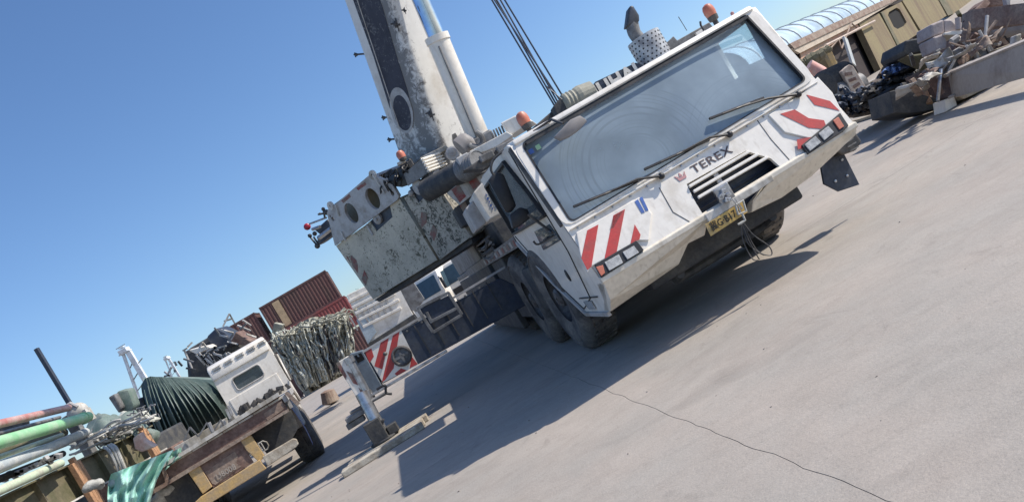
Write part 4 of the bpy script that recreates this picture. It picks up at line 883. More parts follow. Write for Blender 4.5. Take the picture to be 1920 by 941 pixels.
m = MB(); m.prism([oy(668, 664, 5.39), oy(671, 663, 5.39), oy(674, 668, 5.39), oy(671, 669, 5.39)], (0, .01, 0)); part('beam_end_stop', m, mat('blue_grey_plate', (.13, .16, .19), .6), ob)
# frame for the float, hanging behind
m = MB()
for a, b in (((782, 578), (812, 623)), ((812, 623), (866, 590)), ((866, 590), (840, 548)), ((782, 578), (842, 548)), ((806, 604), (856, 578)), ((800, 585), (808, 603))): m.beam(oy(*a, 5.3), oy(*b, 5.3), .035, .05)
part('step_frame', m, M_grey, crane, bev=.006)
m = MB(); m.prism([oy(*q, 5.32) for q in ((788, 580), (842, 553), (858, 576), (808, 604))], (0, .02, 0)); part('step_panel', m, M_navy, crane)
# jack
jx, jy, jz = oy(672, 680, 5.7)
jb = gd(708, 822); jbl = LINV @ jb
jl = V((-4.47, 5.35, 0))
m = MB(); m.tube([oy(654, 672, 5.42), oy(694, 746, 5.42)], .065, 14); m.tube([oy(652, 669, 5.42), oy(658, 680, 5.42)], .085, 14); m.tube([oy(686, 733, 5.42), oy(696, 750, 5.42)], .085, 14); jk = part('jack_housing', m, M_steel, crane, smooth=True)
m = MB(); m.prism([oy(630, 681, 5.38), oy(649, 669, 5.38), oy(697, 760, 5.38), oy(680, 764, 5.38)], (0, .45, 0)); part('jack_end_plate', m, M_white, jk, bev=.01)
for q in ([(630, 681), (636, 677), (650, 704), (648, 712)], [(649, 695), (661, 700), (672, 722), (662, 718)], [(672, 726), (681, 733), (690, 752), (683, 750)]):
    m = MB(); m.prism([oy(*r, 5.377) for r in q], (0, -.003, 0)); part('red_stripe', m, M_redd, jk)
m = MB(); m.tube([(jl.x-.0, 5.3, .9), (jl.x-.02, 5.17, .25)], .1, 20); part('jack_ram', m, M_steel, jk, smooth=True)
m = MB(); m.lathe([(0, .24), (.03, .24), (.06, .12), (.16, .11), (.16, .01)], (jl.x-.03, 5.17, .105), (0, 0, 1), 24); m.obox((jl.x-.07, 5.06, .30), (.26, .2, .34)); m.obox((jl.x+.16, 5.12, .2), (.16, .2, .14)); m.obox((jl.x-.02, 5.12, .38), (.26, .12, .04)); part('jack_foot', m, M_dark, jk, bev=.01)
m = MB(); m.box((jl.x-.42, 5.3, .60), (jl.x-.1, 5.6, .68)); m.box((jl.x-.46, 5.35, .50), (jl.x-.16, 5.6, .59)); m.tube([(jl.x-.3, 5.3, .72), (jl.x+.35, 5.3, .70)], .03, 8); part('float_bracket', m, M_grey, jk, bev=.01)
m = MB(); m.tube(curve([oy(*q, 5.2) for q in ((706, 730), (722, 722), (724, 736), (735, 738))], 5), .022, 6); part('hydraulic_hose', m, M_black, jk, smooth=True)
# timber pads under the foot
P0 = LOCF @ V((jl.x-.65, 5.02, 0)); 
for k, (dy, L_, c) in enumerate(((0, 1.36, M_plank), (.27, 1.3, M_plank), (.54, 1.34, M_plank))):
    m = MB(); m.beam(V((-L_/2, 0, .05)), V((L_/2, 0, .05)), .25, .1)
    xw = jl.x-.08+.05*k
    o = solo('timber_pad', MB().add([tuple(LOCF @ (V(v)+V((xw, 4.75+dy, 0)))) for v in m.v], m.f), c, ['thick pale timber plank under the crane jack, the one nearest the camera', 'middle pale timber plank under the crane jack foot', 'rear pale timber plank under the crane jack, farthest from the camera'][k], 'timber', 'timber planks under the jack', bev=.015)
# ================================================================ left: flatbed lorry seen from behind
def frame_of(o): return (Matrix.Translation(o.location) @ o.rotation_euler.to_matrix().to_4x4()).inverted()
tA = 17.0
truck = thing('flatbed_truck', 'white cab flatbed lorry seen from behind with rusty deck beam and yellow bumper', 'truck', (-5.9, 13.3, 0), math.radians(tA))
TI = frame_of(truck)
def tl2(px, py, D): return TI @ at(px, py, D)
def tq(px, py, y):                  # truck frame, local y known
    d = ray(px, py); n = V((-math.sin(math.radians(tA)), math.cos(math.radians(tA)), 0)); P0 = truck.location+n*y
    t = (P0-EYEP).dot(n)/d.dot(n); return TI @ (EYEP+d*t)
def tprism(name, pxs, y, th, m_, par, bev=0, label=None):
    m = MB(); m.prism([tq(*q, y) for q in pxs], (0, th, 0)); return part(name, m, m_, par, bev=bev, label=label)
beam = tprism('rear_beam', [(268, 899), (523, 742), (541, 768), (300, 918), (281, 926)], .02, .06, M_brown, truck, .006)
tprism('beam_flange', [(266, 893), (521, 735), (524, 742), (269, 899)], -.06, .2, M_whited, beam)
tprism('beam_flange', [(280, 921), (540, 766), (542, 771), (283, 928)], -.06, .2, M_rust, beam)
for a, b in (((303, 880), (311, 907)), ((533, 737), (556, 760))): tprism('beam_stiffener', [a, (a[0]+6, a[1]-4), (b[0]+8, b[1]-4), b], -.04, .05, M_rust, beam)
m = MB(); c_ = tq(287, 903, .0); m.lathe([(0, .025), (.03, .025)], c_, (0, -1, 0), 12); part('bolt_hole', m, M_black, beam)
tprism('rust_patch', [(494, 775), (528, 751), (534, 765), (502, 788)], .012, .006, M_rust, beam)
m = MB(); zt = 1.47
for k in range(9):
    x = -1.25+.278*k; m = MB(); m.box((x+.004, .0, zt-.03), (x+.27, 7.3, zt+random.uniform(0, .008))); part('deck_board', m, M_plank if k % 3 else M_whited, truck, bev=.004)
m = MB()
for sx in (-1.28, 1.27): m.box((sx-.04, 0, zt-.12), (sx+.04, 7.3, zt+.01))
part('side_rail', m, M_lgrey, truck, bev=.01)
m = MB()
for sx in (-.45, .35): m.box((sx, .1, 1.0), (sx+.12, 8.8, 1.32))
m.box((-1.2, .3, 1.25), (1.2, 7.2, 1.4)); part('truck_chassis', m, M_dark, truck)
# zigzag lashing frame on the deck
m = MB()
zz = [(345, 826), (356, 800), (372, 818), (388, 792), (398, 812), (414, 786), (420, 800)]
for a, b in zip(zz, zz[1:]): m.beam(tq(*a, 3.0), tq(*b, 3.0), .03, .03)
lfr = part('deck_rack', m, M_grey, truck)
tprism('rack_panel', [(326, 838), (425, 782), (428, 795), (332, 852)], 3.1, .04, M_whited, truck, .01)
for q in ((392, 791), (424, 766), (428, 760)): m = MB(); m.beam(tq(q[0], q[1], 3.0), tq(q[0]+8, q[1]+18, 3.0), .04, .05); part('stake', m, M_lgrey, truck)
# yellow under-run frame, number board, hitch
tprism('bumper_upright', [(349, 880), (371, 867), (398, 912), (380, 926), (366, 905)], -.02, .1, M_yellow, truck, .01)
tprism('bumper_upright', [(449, 822), (467, 810), (497, 855), (486, 866), (462, 844)], -.02, .1, M_yellow, truck, .01)
tprism('bumper_bar', [(376, 931), (487, 861), (492, 869), (500, 878), (386, 948), (350, 975), (340, 966)], -.06, .12, M_yellow, truck, .012)
tprism('bumper_bar', [(492, 856), (549, 822), (556, 823), (560, 832), (555, 838), (502, 874)], -.05, .12, M_plank, truck, .012)
nb = tprism('number_board', [(370, 868), (446, 822), (476, 866), (400, 914)], .02, .02, M_brown, truck, .004)
tprism('bleached_patch', [(384, 884), (440, 846), (446, 856), (443, 868), (452, 874), (404, 908), (398, 906)], .012, .006, M_rust, nb)
tf2 = (tq(424, 884, .0), tq(448, 870, 0)-tq(402, 897, 0), V((0, 0, 1)))
text('painted_number', 'U8008', .135, tf2, M_beamg, nb, bold=.002, ext=.002, sx=.95)
m = MB(); c_ = tq(493, 836, -.0)
m.tube([c_+V(p) for p in ((-.05, 0, .08), (.04, 0, .08), (.085, 0, .03), (.085, 0, -.04), (.04, 0, -.08), (-.05, 0, -.08), (-.05, 0, .08))], .012, 6); m.tube([c_+V((-.0, 0, .07)), c_+V((0, 0, -.07))], .011, 6); part('hitch_ring', m, M_whited, truck)
tprism('tail_panel', [(300, 918), (350, 884), (380, 930), (342, 960), (320, 950)], .3, .05, M_dark, truck)
tprism('tail_panel', [(470, 812), (545, 768), (560, 800), (548, 822), (500, 850)], .5, .05, M_dark, truck)
for y in (2.9, 4.3, 8.6):
    for sx in ((-1.05, .98) if y < 5 else (-1.0, .95)):
        for dx in ((0, .2) if y < 5 else (0,)):
            ww = bpy.data.objects.new('wheel', tl_ if dx == 0 else tl_); C.objects.link(ww); ww.parent = truck; ww.scale = (.6, .66, .66); ww.location = (sx-.1+dx*(1 if sx > 0 else -1), y, .515)
            rr_ = bpy.data.objects.new('rim', rl_); C.objects.link(rr_); rr_.parent = ww
m = MB(); m.grid(lambda u, v: V((1.22+.12*math.sin(v*3)*.3, 1.55+.7*u, 1.3-.95*v)), 4, 6); mfl = part('mudguard_sheet', m, M_bluep, truck, smooth=True)
for y in (1.9, 5.3):
    m = MB(); m.box((1.12, y, .75), (1.3, y+1.2, 1.3)); part('side_guard', m, M_whited, truck, bev=.02)
m = MB()
for k in range(4): m.beam((1.27, .6+k*1.8, 1.4), (1.27, .6+k*1.8, 1.2), .05, .06)
part('stake_pocket', m, M_lgrey, truck)
# cab
def cabbox(y0, y1, x0, x1, z0, z1): return [(x0, y0, z0), (x1, y0, z0), (x1, y0, z1), (x0, y0, z1)]
Yc = 7.7
cw_ = [tq(*q, Yc) for q in ((384, 694), (494, 634), (522, 690), (546, 724), (440, 790), (426, 764))]
c0_, c1_, c2_ = tq(386, 692, Yc), tq(494, 634, Yc), tq(505, 655, Yc)
xl, xr = tq(430, 765, Yc).x, tq(512, 715, Yc).x+.02; zt_ = (c0_.z+c1_.z)/2
xl = min(xl, c0_.x); xr = max(xr, c1_.x)
RF = (V((0, Yc, 0)), V((1, 0, 0)), V((0, 0, 1)))
wv = [in_frame(RF, [tq(*q, Yc)])[0] for q in ((436, 711), (486, 684), (494, 702), (446, 731))]
wx0, wx1 = min(p[0] for p in wv), max(p[0] for p in wv); wz0, wz1 = min(p[1] for p in wv)-.02, max(p[1] for p in wv)+.02
print('cab', xl, xr, zt_, wx0, wx1, wz0, wz1)
holed('cab_rear_wall', rrect(xl, 1.45, xr, zt_-.35, .1), [rrect(wx0, wz0, wx1, wz1, .08)], .06, RF, M_white, truck)
m = MB(); m.prism([(wx0-.03, Yc+.02, wz0-.03), (wx1+.03, Yc+.02, wz0-.03), (wx1+.03, Yc+.02, wz1+.03), (wx0-.03, Yc+.02, wz1+.03)], (0, .006, 0)); part('rear_window', m, M_tglass, truck)
m = MB(); m.box((wx0-.1, Yc+.12, wz0-.1), (wx0+(wx1-wx0)*.55, Yc+.14, wz1+.1)); part('window_tone_panel', m, M_wtone, truck)  # panel added behind the pane to lighten the window
loop = rrect(wx0, wz0, wx1, wz1, .08); m = MB(); m.tube([(a, Yc-.035, b) for a, b in loop+loop[:1]], .02, 6); part('window_seal', m, M_lgrey, truck, smooth=True)
m = MB(); m.prism([(xl, Yc-.1, zt_-.36), (xl, Yc-.04, zt_-.02), (xl, Yc+.2, zt_+.06), (xl, Yc+1.7, zt_), (xl, Yc+2.0, zt_-.38)], (xr-xl, 0, 0)); rf_ = part('cab_roof', m, M_white, truck, bev=.05, smooth=True)
for k in range(5):
    t = .08+.2*k
    for dz in (.0, .06):
        m = MB(); x = xl+(xr-xl)*t; m.box((x, Yc-.095+.01*dz*10, zt_-.14+dz), (x+.22, Yc-.06, zt_-.125+dz)); part('roof_vent_slot', m, M_grey, rf_)
m = MB(); m.prism([(xl+.0, Yc+.03, 1.4), (xl, Yc+1.9, 1.0), (xl, Yc+2.05, 1.9), (xl, Yc+1.8, zt_-.36), (xl, Yc+.03, zt_-.36)], (.04, 0, 0)); part('cab_side', m, M_white, truck)
m = MB(); m.prism([(xr-.04, Yc+.03, 1.4), (xr-.04, Yc+1.9, 1.0), (xr-.04, Yc+2.05, 1.9), (xr-.04, Yc+1.8, zt_-.36), (xr-.04, Yc+.03, zt_-.36)], (.04, 0, 0)); part('cab_side', m, M_white, truck)
m = MB(); m.box((xl+.03, Yc+1.85, 1.0), (xr-.03, Yc+1.9, 1.75)); part('cab_front', m, M_white, truck)
m = MB(); m.box((xr+.0, Yc+.5, 1.75), (xr+.012, Yc+1.3, 2.3)); part('door_window', m, M_black, truck)
for k, x in enumerate((xl+.1, (xl+xr)/2-.04)):
    m = MB(); m.box((x, Yc-.05, 1.62), (x+(xr-xl)/2-.12, Yc-.028, wz0-.1)); part('pressed_panel', m, M_white, truck, bev=.012)
m = MB(); rr = random.Random(5)
for k in range(26): m.obox((rr.uniform(xl+.1, xr-.05), Yc-.15-.2*rr.random(), rr.uniform(1.46, 1.66)), (rr.uniform(.06, .2), rr.uniform(.05, .2), rr.uniform(.05, .16)), Matrix.Rotation(rr.random()*3, 3, 'Y'))
part('gearbox_clutter', m, M_blackm, truck, bev=.01)
mir = [tq(*q, Yc+.6) for q in ((503, 672), (517, 662), (530, 676), (548, 708), (543, 716), (524, 712), (508, 692))]
m = MB(); m.prism(mir, (0, .12, 0)); part('wing_mirror', m, M_blackm, truck, bev=.03, smooth=True)
m = MB(); m.tube([tq(520, 664, Yc+.5), tq(545, 712, Yc-.1)], .02, 6); m.tube([tq(512, 664, Yc+.6), tq(500, 668, Yc+.6)], .018, 6); part('mirror_stay', m, M_whited, truck)
# ---------------------------------------------------------------- shipping containers, three high
def container(px_tl, px_tr, D, z_top, mats, label, H=2.6, shade=False):
    a, b = at(*px_tl, D), at(*px_tr, D*1.015)
    dx = V((b.x-a.x, b.y-a.y, 0)); L_ = dx.length; ang = math.atan2(dx.y, dx.x)
    r = thing('shipping_container', label, 'container', (a.x, a.y, z_top-H), ang, 'stacked shipping containers')
    main, trim = mats; Dp = 2.44
    m = MB(); nn = int(L_/.28)
    def wall(p0, d, L, nrm, n):
        for k in range(n):
            x0 = L*k/n; s = L/n
            pr = [(0, 0), (.28, 0), (.42, .045), (.78, .045), (.92, 0), (1, 0)]
            for (u0, w0), (u1, w1) in zip(pr, pr[1:]):
                A = p0+d*(x0+s*u0)-nrm*w0; B = p0+d*(x0+s*u1)-nrm*w1
                m.add([A, B, B+V((0, 0, H-.28)), A+V((0, 0, H-.28))], [(0, 1, 2, 3)])
    wall(V((.08, .02, .14)), V((1, 0, 0)), L_-.16, V((0, -1, 0)), nn)
    part('corrugated_wall', m, main, r)
    m = MB(); wall(V((.02, Dp, .14)), V((0, -1, 0)), Dp, V((-1, 0, 0)), 9); wall(V((L_-.02, 0, .14)), V((0, 1, 0)), Dp, V((1, 0, 0)), 9); part('end_wall', m, main, r)
    m = MB(); m.box((.02, .02, H-.06), (L_-.02, Dp, H-.03)); m.box((.05, Dp-.05, .1), (L_-.05, Dp, H-.1)); part('roof', m, trim, r)
    m = MB()
    for z in (0, H-.15): m.box((.12, 0, z), (L_-.12, .1, z+.15))
    part('side_rail', m, trim, r)
    for x in (0, L_-.12):
        for y in (0, Dp-.12): m = MB(); m.box((x, y, .0), (x+.12, y+.12, H)); cp = part('corner_post', m, trim, r)
    for x in (0, L_-.18):
        for z in (-.003, H-.12): m = MB(); m.box((x-.01, -.01, z), (x+.19, .16, z+.125)); part('corner_casting', m, trim, cp)
    return r, L_
cA, LA = container((484, 576), (608.3, 504.5), 63.8, 8.1, (M_cont, M_contd), 'maroon shipping container with a tan patch, topmost of its stack beside the crane')
m = MB(); m.box((1.05, -.0, .2), (1.65, .03, 2.4)); part('tan_patch', m, M_tan, cA)
cB, LB_ = container((512, 606), (646, 553), 62.8, 5.5, (M_contr, M_contr), 'bright red shipping container in the middle of the stack')
cB.location = (cA.location.x+.55, cA.location.y-.6, 2.86); cB.rotation_euler.z = cA.rotation_euler.z
cC, _ = container((530, 640), (664, 590), 62.8, 2.7, (M_cont, M_contd), 'dull maroon shipping container at the bottom of the stack')
cC.location = (cA.location.x+1.0, cA.location.y-.9, .1); cC.rotation_euler.z = cA.rotation_euler.z
cD, _ = container((350, 650), (476, 582), 64.5, 8.0, (M_cont, M_contd), 'dark maroon shipping container behind the scrap heap, its left end in shade')
cD.location.z = 5.4; cD.location.x = cA.location.x-6.45; cD.location.y = cA.location.y-.9; cD.rotation_euler.z = cA.rotation_euler.z
for z, l in ((2.75, 'maroon shipping container under the dark one behind the lorry cab'), (.1, 'maroon shipping container on the ground behind the lorry cab')):
    c = copy_tree(cD); c.location.z = z; c['label'] = l
# ---------------------------------------------------------------- white lorries beyond
def lorry(name, loc, rz, lab, body=True):
    r = thing(name, lab, 'truck', loc, rz, 'white lorries parked beyond the outrigger')
    return r
lo = thing('box_truck', 'white ribbed cargo truck parked in front of the containers', 'truck', (at(655, 600, 34).x, 34, 0), math.radians(6)); LI = frame_of(lo)
def lq(px, py, y=0.0):
    n = V((-math.sin(math.radians(6)), math.cos(math.radians(6)), 0)); d = ray(px, py); P0 = lo.location+n*y; t = (P0-EYEP).dot(n)/d.dot(n); return LI @ (EYEP+d*t)
m = MB(); m.prism([lq(*q) for q in ((650, 553), (735, 512), (775, 590), (690, 645))], (0, 2.2, 0)); bd = part('cargo_body', m, M_white, lo, bev=.03)
for a, b in (((654, 566), (728, 528)), ((660, 577), (734, 539)), ((666, 588), (740, 550)), ((672, 600), (748, 562)), ((680, 613), (752, 577))):
    m = MB(); m.beam(lq(*a, -.04), lq(*b, -.04), .08, .12); part('body_rib', m, M_white, bd, bev=.02)
for k in range(7):
    p = lq(662+k*11, 604-k*5.6, -.05); m = MB(); m.obox(p, (.06, .05, .8), Matrix.Rotation(0, 3, 'Y')); part('body_post', m, M_lgrey, bd)
m = MB(); m.prism([lq(*q, -.06) for q in ((668, 600), (688, 590), (706, 622), (690, 645))], (0, .04, 0)); part('tail_board', m, mat('pale_blue_paint', (.42, .5, .55), .6), bd)
m = MB(); m.prism([lq(*q, -.2) for q in ((690, 645), (775, 590), (785, 603), (700, 660))], (0, 1.8, 0)); part('chassis', m, M_dark, lo)
m = MB(); a_ = lq(712, 650); 
for px, py in ((712, 645), (765, 615)):
    p = lq(px, py, .2); m.tube([(p.x, .1, .5), (p.x, .4, .5)], .5, 20)
part('wheel', m, M_rubber, lo)
m = MB(); m.prism([lq(*q) for q in ((738, 520), (762, 510), (795, 560), (780, 585), (770, 580))], (0, 1.6, 0)); part('bulkhead', m, M_grey, lo)
def cab_over(name, loc, rz, lab, s=1.0):
    r = thing(name, lab, 'truck', loc, rz, 'white cab-over lorries')
    m = MB(); m.prism([(-1.15, 0, .7), (-1.15, -.02, 1.7), (-1.15, .22, 2.75), (-1.15, .5, 2.9), (-1.15, 1.9, 2.9), (-1.15, 1.9, .7)], (2.3, 0, 0)); part('cab', m, M_white, r, bev=.08, smooth=True)
    m = MB(); m.prism([(-1.0, -.05, 1.72), (1.0, -.05, 1.72), (.95, .15, 2.6), (-.95, .15, 2.6)], (0, .03, 0)); part('windscreen', m, M_tglass2, r, bev=.02)
    m = MB(); m.prism([(1.155, .3, 1.7), (1.155, 1.3, 1.7), (1.155, 1.3, 2.55), (1.155, .5, 2.55)], (.012, 0, 0)); part('door_window', m, M_tglass2, r)
    m = MB(); m.prism([(-1.155, .3, 1.7), (-1.155, 1.3, 1.7), (-1.155, 1.3, 2.55), (-1.155, .5, 2.55)], (-.012, 0, 0)); part('door_window', m, M_tglass2, r)
    m = MB(); m.box((-1.12, -.08, .45), (1.12, .1, .8)); part('bumper', m, M_grey, r, bev=.03)
    m = MB(); m.box((-.7, -.05, 1.05), (.7, .0, 1.45)); part('grille', m, M_black, r, bev=.02)
    for sx in (-.9, .9):
        m = MB(); m.box((sx-.18, -.06, .9), (sx+.18, .0, 1.08)); part('headlight', m, M_lens, r, bev=.02)
        m = MB(); m.tube([(sx*1.2, .9, .5), (sx*1.0, .9, .5)], .5, 24); part('wheel', m, M_rubber, r, smooth=True)
        m = MB(); m.box((sx*1.42-.06, .02, 1.7), (sx*1.42+.06, .1, 2.3)); m.tube([(sx*1.25, .2, 2.4), (sx*1.42, .06, 2.2)], .02, 6); part('wing_mirror', m, M_black, r)
    m = MB(); m.box((-.5, 1.6, .6), (.5, 7.5, .95)); part('chassis', m, M_dark, r)
    return r
M_tglass2 = mat('dark_windscreen', (.05, .085, .11), .25, var=.05)
p = at(790, 548, 40); cab_over('cab_over_truck', (p.x+.1, 40, 0), math.radians(-28), 'white cab-over lorry, nearer the striped outrigger beam, partly under the counterweight')
p = at(845, 508, 40); cab_over('cab_over_truck', (p.x, 40, 0), math.radians(-10), 'white cab-over lorry half hidden behind the crane deck')
# ---------------------------------------------------------------- draped nets and hoses between lorry and crane
def tangle(n, region, D0, D1, r0, r1, seed, down=True, seg=7, jitter=6):
    rr = random.Random(seed); m = MB()
    for k in range(n):
        (ax, ay), (bx, by) = region(rr.random(), rr)
        D = rr.uniform(D0, D1); pts = []
        for i in range(seg):
            t = i/(seg-1); px = ax+(bx-ax)*t+rr.uniform(-jitter, jitter)*(.2 if i in (0, seg-1) else 1); py = ay+(by-ay)*t+rr.uniform(-jitter, jitter)
            p = at(px, py, D+rr.uniform(-.2, .2)); p.z = max(p.z, .03); pts.append(p)
        m.tube(curve(pts, 3), rr.uniform(r0, r1), 5)
    return m
DN = 30.5
def netsurf(u, v):
    tx, ty = 505+150*u, 625-42*u+8*math.sin(u*9); bx, by = 572+88*u, 742-48*u
    if u > .8: ty += (u-.8)*160
    px, py = tx+(bx-tx)*v, ty+(by-ty)*v
    p = at(px, py, DN-1.2*v+.35*math.sin(u*34+v*1.5)+.18*math.sin(u*71+2)+.5*noise.noise(V((u*5, v*4, 1)))); p.z = max(p.z, .02)
    return p
m = MB(); m.grid(netsurf, 90, 24); nm_ = solo('net_pile', m, M_net, 'tall grey-green pile of draped nets and ropes behind the lorry cab', 'net pile', kind='stuff', smooth=True)
def reg(t, rr):
    u = rr.random(); tx, ty = 510+145*u, 628-42*u+rr.uniform(-4, 18); L_ = rr.uniform(.35, 1); bx, by = 572+90*u, 738-46*u
    return (tx, ty), (tx+(bx-tx)*L_+rr.uniform(-8, 8), ty+(by-ty)*L_)
solo('net_rope', tangle(380, reg, DN-2.4, DN-1.3, .015, .045, 11, jitter=2.5), M_net2, 'bleached ropes hanging in strands over the net pile', 'ropes', kind='stuff')
solo('net_rope', tangle(45, reg, DN-2.5, DN-1.4, .015, .05, 13, jitter=3), M_blackm, 'dark cords hanging among the bleached ropes of the net pile', 'ropes', kind='stuff')
def reg2(t, rr): x = rr.uniform(505, 640); y = 640-(x-505)*.33; return (x, y+rr.uniform(-12, 8)), (x+rr.uniform(20, 60), y-rr.uniform(5, 30))
solo('net_rope', tangle(30, reg2, DN-2.6, DN-1.5, .015, .04, 17, jitter=5), M_net, 'tangled cords lying across the top of the net pile', 'ropes', kind='stuff')
m = MB(); c_ = at(597, 715, 31.5); m.lathe([(0, .1), (.1, .36), (.55, .28), (.6, .1)], V((c_.x, c_.y, .02)), (0.2, 0, 1), 20); solo('wicker_drum', m, M_rust, 'rust brown drum at the foot of the net pile', 'drum')
p = at(522, 610, 33); m = MB(); m.beam(at(516, 642, 31), at(524, 606, 31), .35, .3, up=(0, 1, 0)); m.beam(at(516, 642, 31), at(522, 660, 31), .3, .3, up=(0, 1, 0)); solo('steel_post', m, M_net, 'square grey-green post standing before the containers', 'post', bev=.02)
# ---------------------------------------------------------------- scrap heap behind the lorry cab
DS = 30.0
M_scr = [M_blackm, M_lgrey, M_whited, M_rust, M_navy, M_net, M_brown]
rr = random.Random(21)
def scrap(name, mb, m_, lab, cat='scrap', bev=0): return solo(name, mb, m_, lab, cat, 'scrap piled behind the lorry cab', bev=bev)
m = MB(); m.prism([at(*q, DS+1) for q in ((345, 658), (385, 634), (404, 617), (424, 626), (450, 640), (480, 655), (470, 690), (400, 720), (350, 720))], (0, 1.5, 0)); scrap('scrap_heap', m, M_dark, 'dark mass of scrap metal rising behind the lorry cab', 'scrap heap', .2)
m = MB(); m.prism([at(*q, DS) for q in ((386, 632), (404, 615), (420, 622), (436, 640), (428, 650), (412, 658), (398, 650))], (0, 1.2, 0)); scrap('steel_tank', m, M_navy, 'dark blue box tank at the top of the scrap heap', 'tank', .08)
m = MB(); m.prism([at(*q, DS-.5) for q in ((442, 622), (470, 640), (466, 648), (448, 646), (432, 640))], (0, .8, 0)); scrap('steel_plate', m, M_brown, 'brown bent plate on the scrap heap above the lorry cab', 'steel plate', .03)
m = MB(); m.prism([at(*q, DS-.6) for q in ((353, 656), (388, 648), (396, 652), (368, 664))], (0, .9, 0)); scrap('steel_tray', m, M_white, 'white tray lying on the scrap heap behind the cab roof', 'tray', .02)
segs = [((430, 588), (418, 612)), ((430, 588), (440, 606)), ((420, 602), (436, 597)), ((345, 655), (360, 690)), ((343, 657), (352, 652)), ((352, 650), (360, 642)), ((380, 642), (374, 650)), ((380, 642), (388, 652)),
        ((402, 614), (412, 628)), ((412, 628), (426, 632)), ((415, 618), (438, 624)), ((438, 625), (430, 636)), ((426, 640), (446, 645)), ((408, 652), (424, 648)), ((424, 648), (420, 656)), ((398, 654), (410, 656)), ((445, 610), (470, 620)), ((450, 618), (462, 606)), ((455, 600), (470, 610)), ((462, 626), (480, 632))]
for k, (a, b) in enumerate(segs):
    m = MB(); m.beam(at(*a, DS-.8), at(*b, DS-.7+rr.uniform(-.3, .3)), .055, .055)
    o = scrap('steel_bar', m, [M_lgrey, M_whited, M_grey][k % 3], 'thin pale steel bar sticking out of the scrap heap behind the cab', 'steel bar')
for k in range(16):
    a = (368+k*4.5, 662+rr.uniform(-4, 4)); b = (a[0]+rr.uniform(8, 22), a[1]+rr.uniform(18, 30)-k*1.2)
    m = MB(); m.beam(at(*a, DS-.9), at(*b, DS-.9), .06, .06); scrap('steel_bar', m, [M_whited, M_lgrey, M_grey][k % 3], 'thin pale steel bar sticking out of the scrap heap behind the cab', 'steel bar')
for k in range(14):
    a = (rr.uniform(300, 420), 0); a = (a[0], 700-(a[0]-300)*.45+rr.uniform(-6, 12)); b = (a[0]+rr.uniform(-20, 20), a[1]+rr.uniform(-12, 14))
    m = MB(); m.beam(at(*a, DS-1.4), at(*b, DS-1.4), .06, .06); scrap('steel_bar', m, [M_grey, M_lgrey, M_blackm][k % 3], 'grey steel bar lying low in the scrap heap beside the tarpaulin', 'steel bar')
# ---------------------------------------------------------------- dark green tarpaulin drawn tight over a tall load
DT = 24.0
def lerpl(pts, t):
    n = len(pts)-1; q = min(max(t, 0), .99999)*n; i = int(q); f = q-i; return (pts[i][0]+(pts[i+1][0]-pts[i][0])*f, pts[i][1]+(pts[i+1][1]-pts[i][1])*f)
T_top = [(264, 722), (272, 709), (282, 705), (292, 706), (304, 706), (318, 707), (334, 708), (362, 709), (396, 712)]
T_bot = [(306, 842), (320, 846), (338, 840), (356, 830), (372, 820), (390, 808), (408, 797), (430, 786), (416, 724)]
def tcurve(u, v):
    a, b = lerpl(T_top, u), lerpl(T_bot, u); bul = (-14+40*u if u < .7 else 14-20*(u-.7))
    cx, cy = (a[0]+b[0])/2+bul*.8, (a[1]+b[1])/2-bul*.6
    return (a[0]*(1-v)**2+cx*2*v*(1-v)+b[0]*v*v, a[1]*(1-v)**2+cy*2*v*(1-v)+b[1]*v*v)
NR = 15
def tdepth(u, v): return DT-1.5*math.sin(math.pi*min(1, .12+.8*v))*math.sin(math.pi*(.1+.8*u))-.5*v
def tarp(u, v):
    px, py = tcurve(u, v); ph = abs(math.sin(math.pi*NR*(u+.012*math.sin(u*31)))); crest = (1-ph)**2.2
    return at(px, py, tdepth(u, v)-crest*.17*min(1, v*2+.1)+.12*noise.noise(V((u*9, v*3, 3)))+.04*noise.noise(V((u*40, v*9, 5))))
m = MB(); m.grid(tarp, 300, 26)
for k in range(9): pass
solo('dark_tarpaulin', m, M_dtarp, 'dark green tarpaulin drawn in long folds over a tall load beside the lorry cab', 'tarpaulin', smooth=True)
m = MB(); m.grid(lambda u, v: at(268+130*u, 708+6*v-2*math.sin(u*3)*(1-v), DT+2.5-2.6*v), 30, 4); solo('tarp_lit_top', m, M_tarp, 'lighter green strip painting the sunlit top of the dark tarpaulin', 'tarpaulin', smooth=True)  # paler strip gives the tarpaulin top its lit tone
ORD = ['first', 'second', 'third', 'fourth', 'fifth', 'sixth', 'seventh', 'eighth', 'ninth', 'tenth', 'eleventh', 'twelfth', 'thirteenth']
for k in range(13):  # pale lines paint the lit crests of the folds
    u = (13-k)/NR; u -= .012*math.sin(u*31)
    m = MB(); m.tube([at(*tcurve(u, .1+.88*i/20), tdepth(u, .1+.88*i/20)-.24) for i in range(21)], [.006+.010*math.sin(math.pi*i/20) for i in range(21)], 5)
    solo('fold_crest_light', m, M_tarp, ORD[k]+' pale line painting a lit fold crest, counted from the cab side, fanned over the dark tarpaulin', 'rope', 'painted crest highlights over the dark tarpaulin', smooth=True)
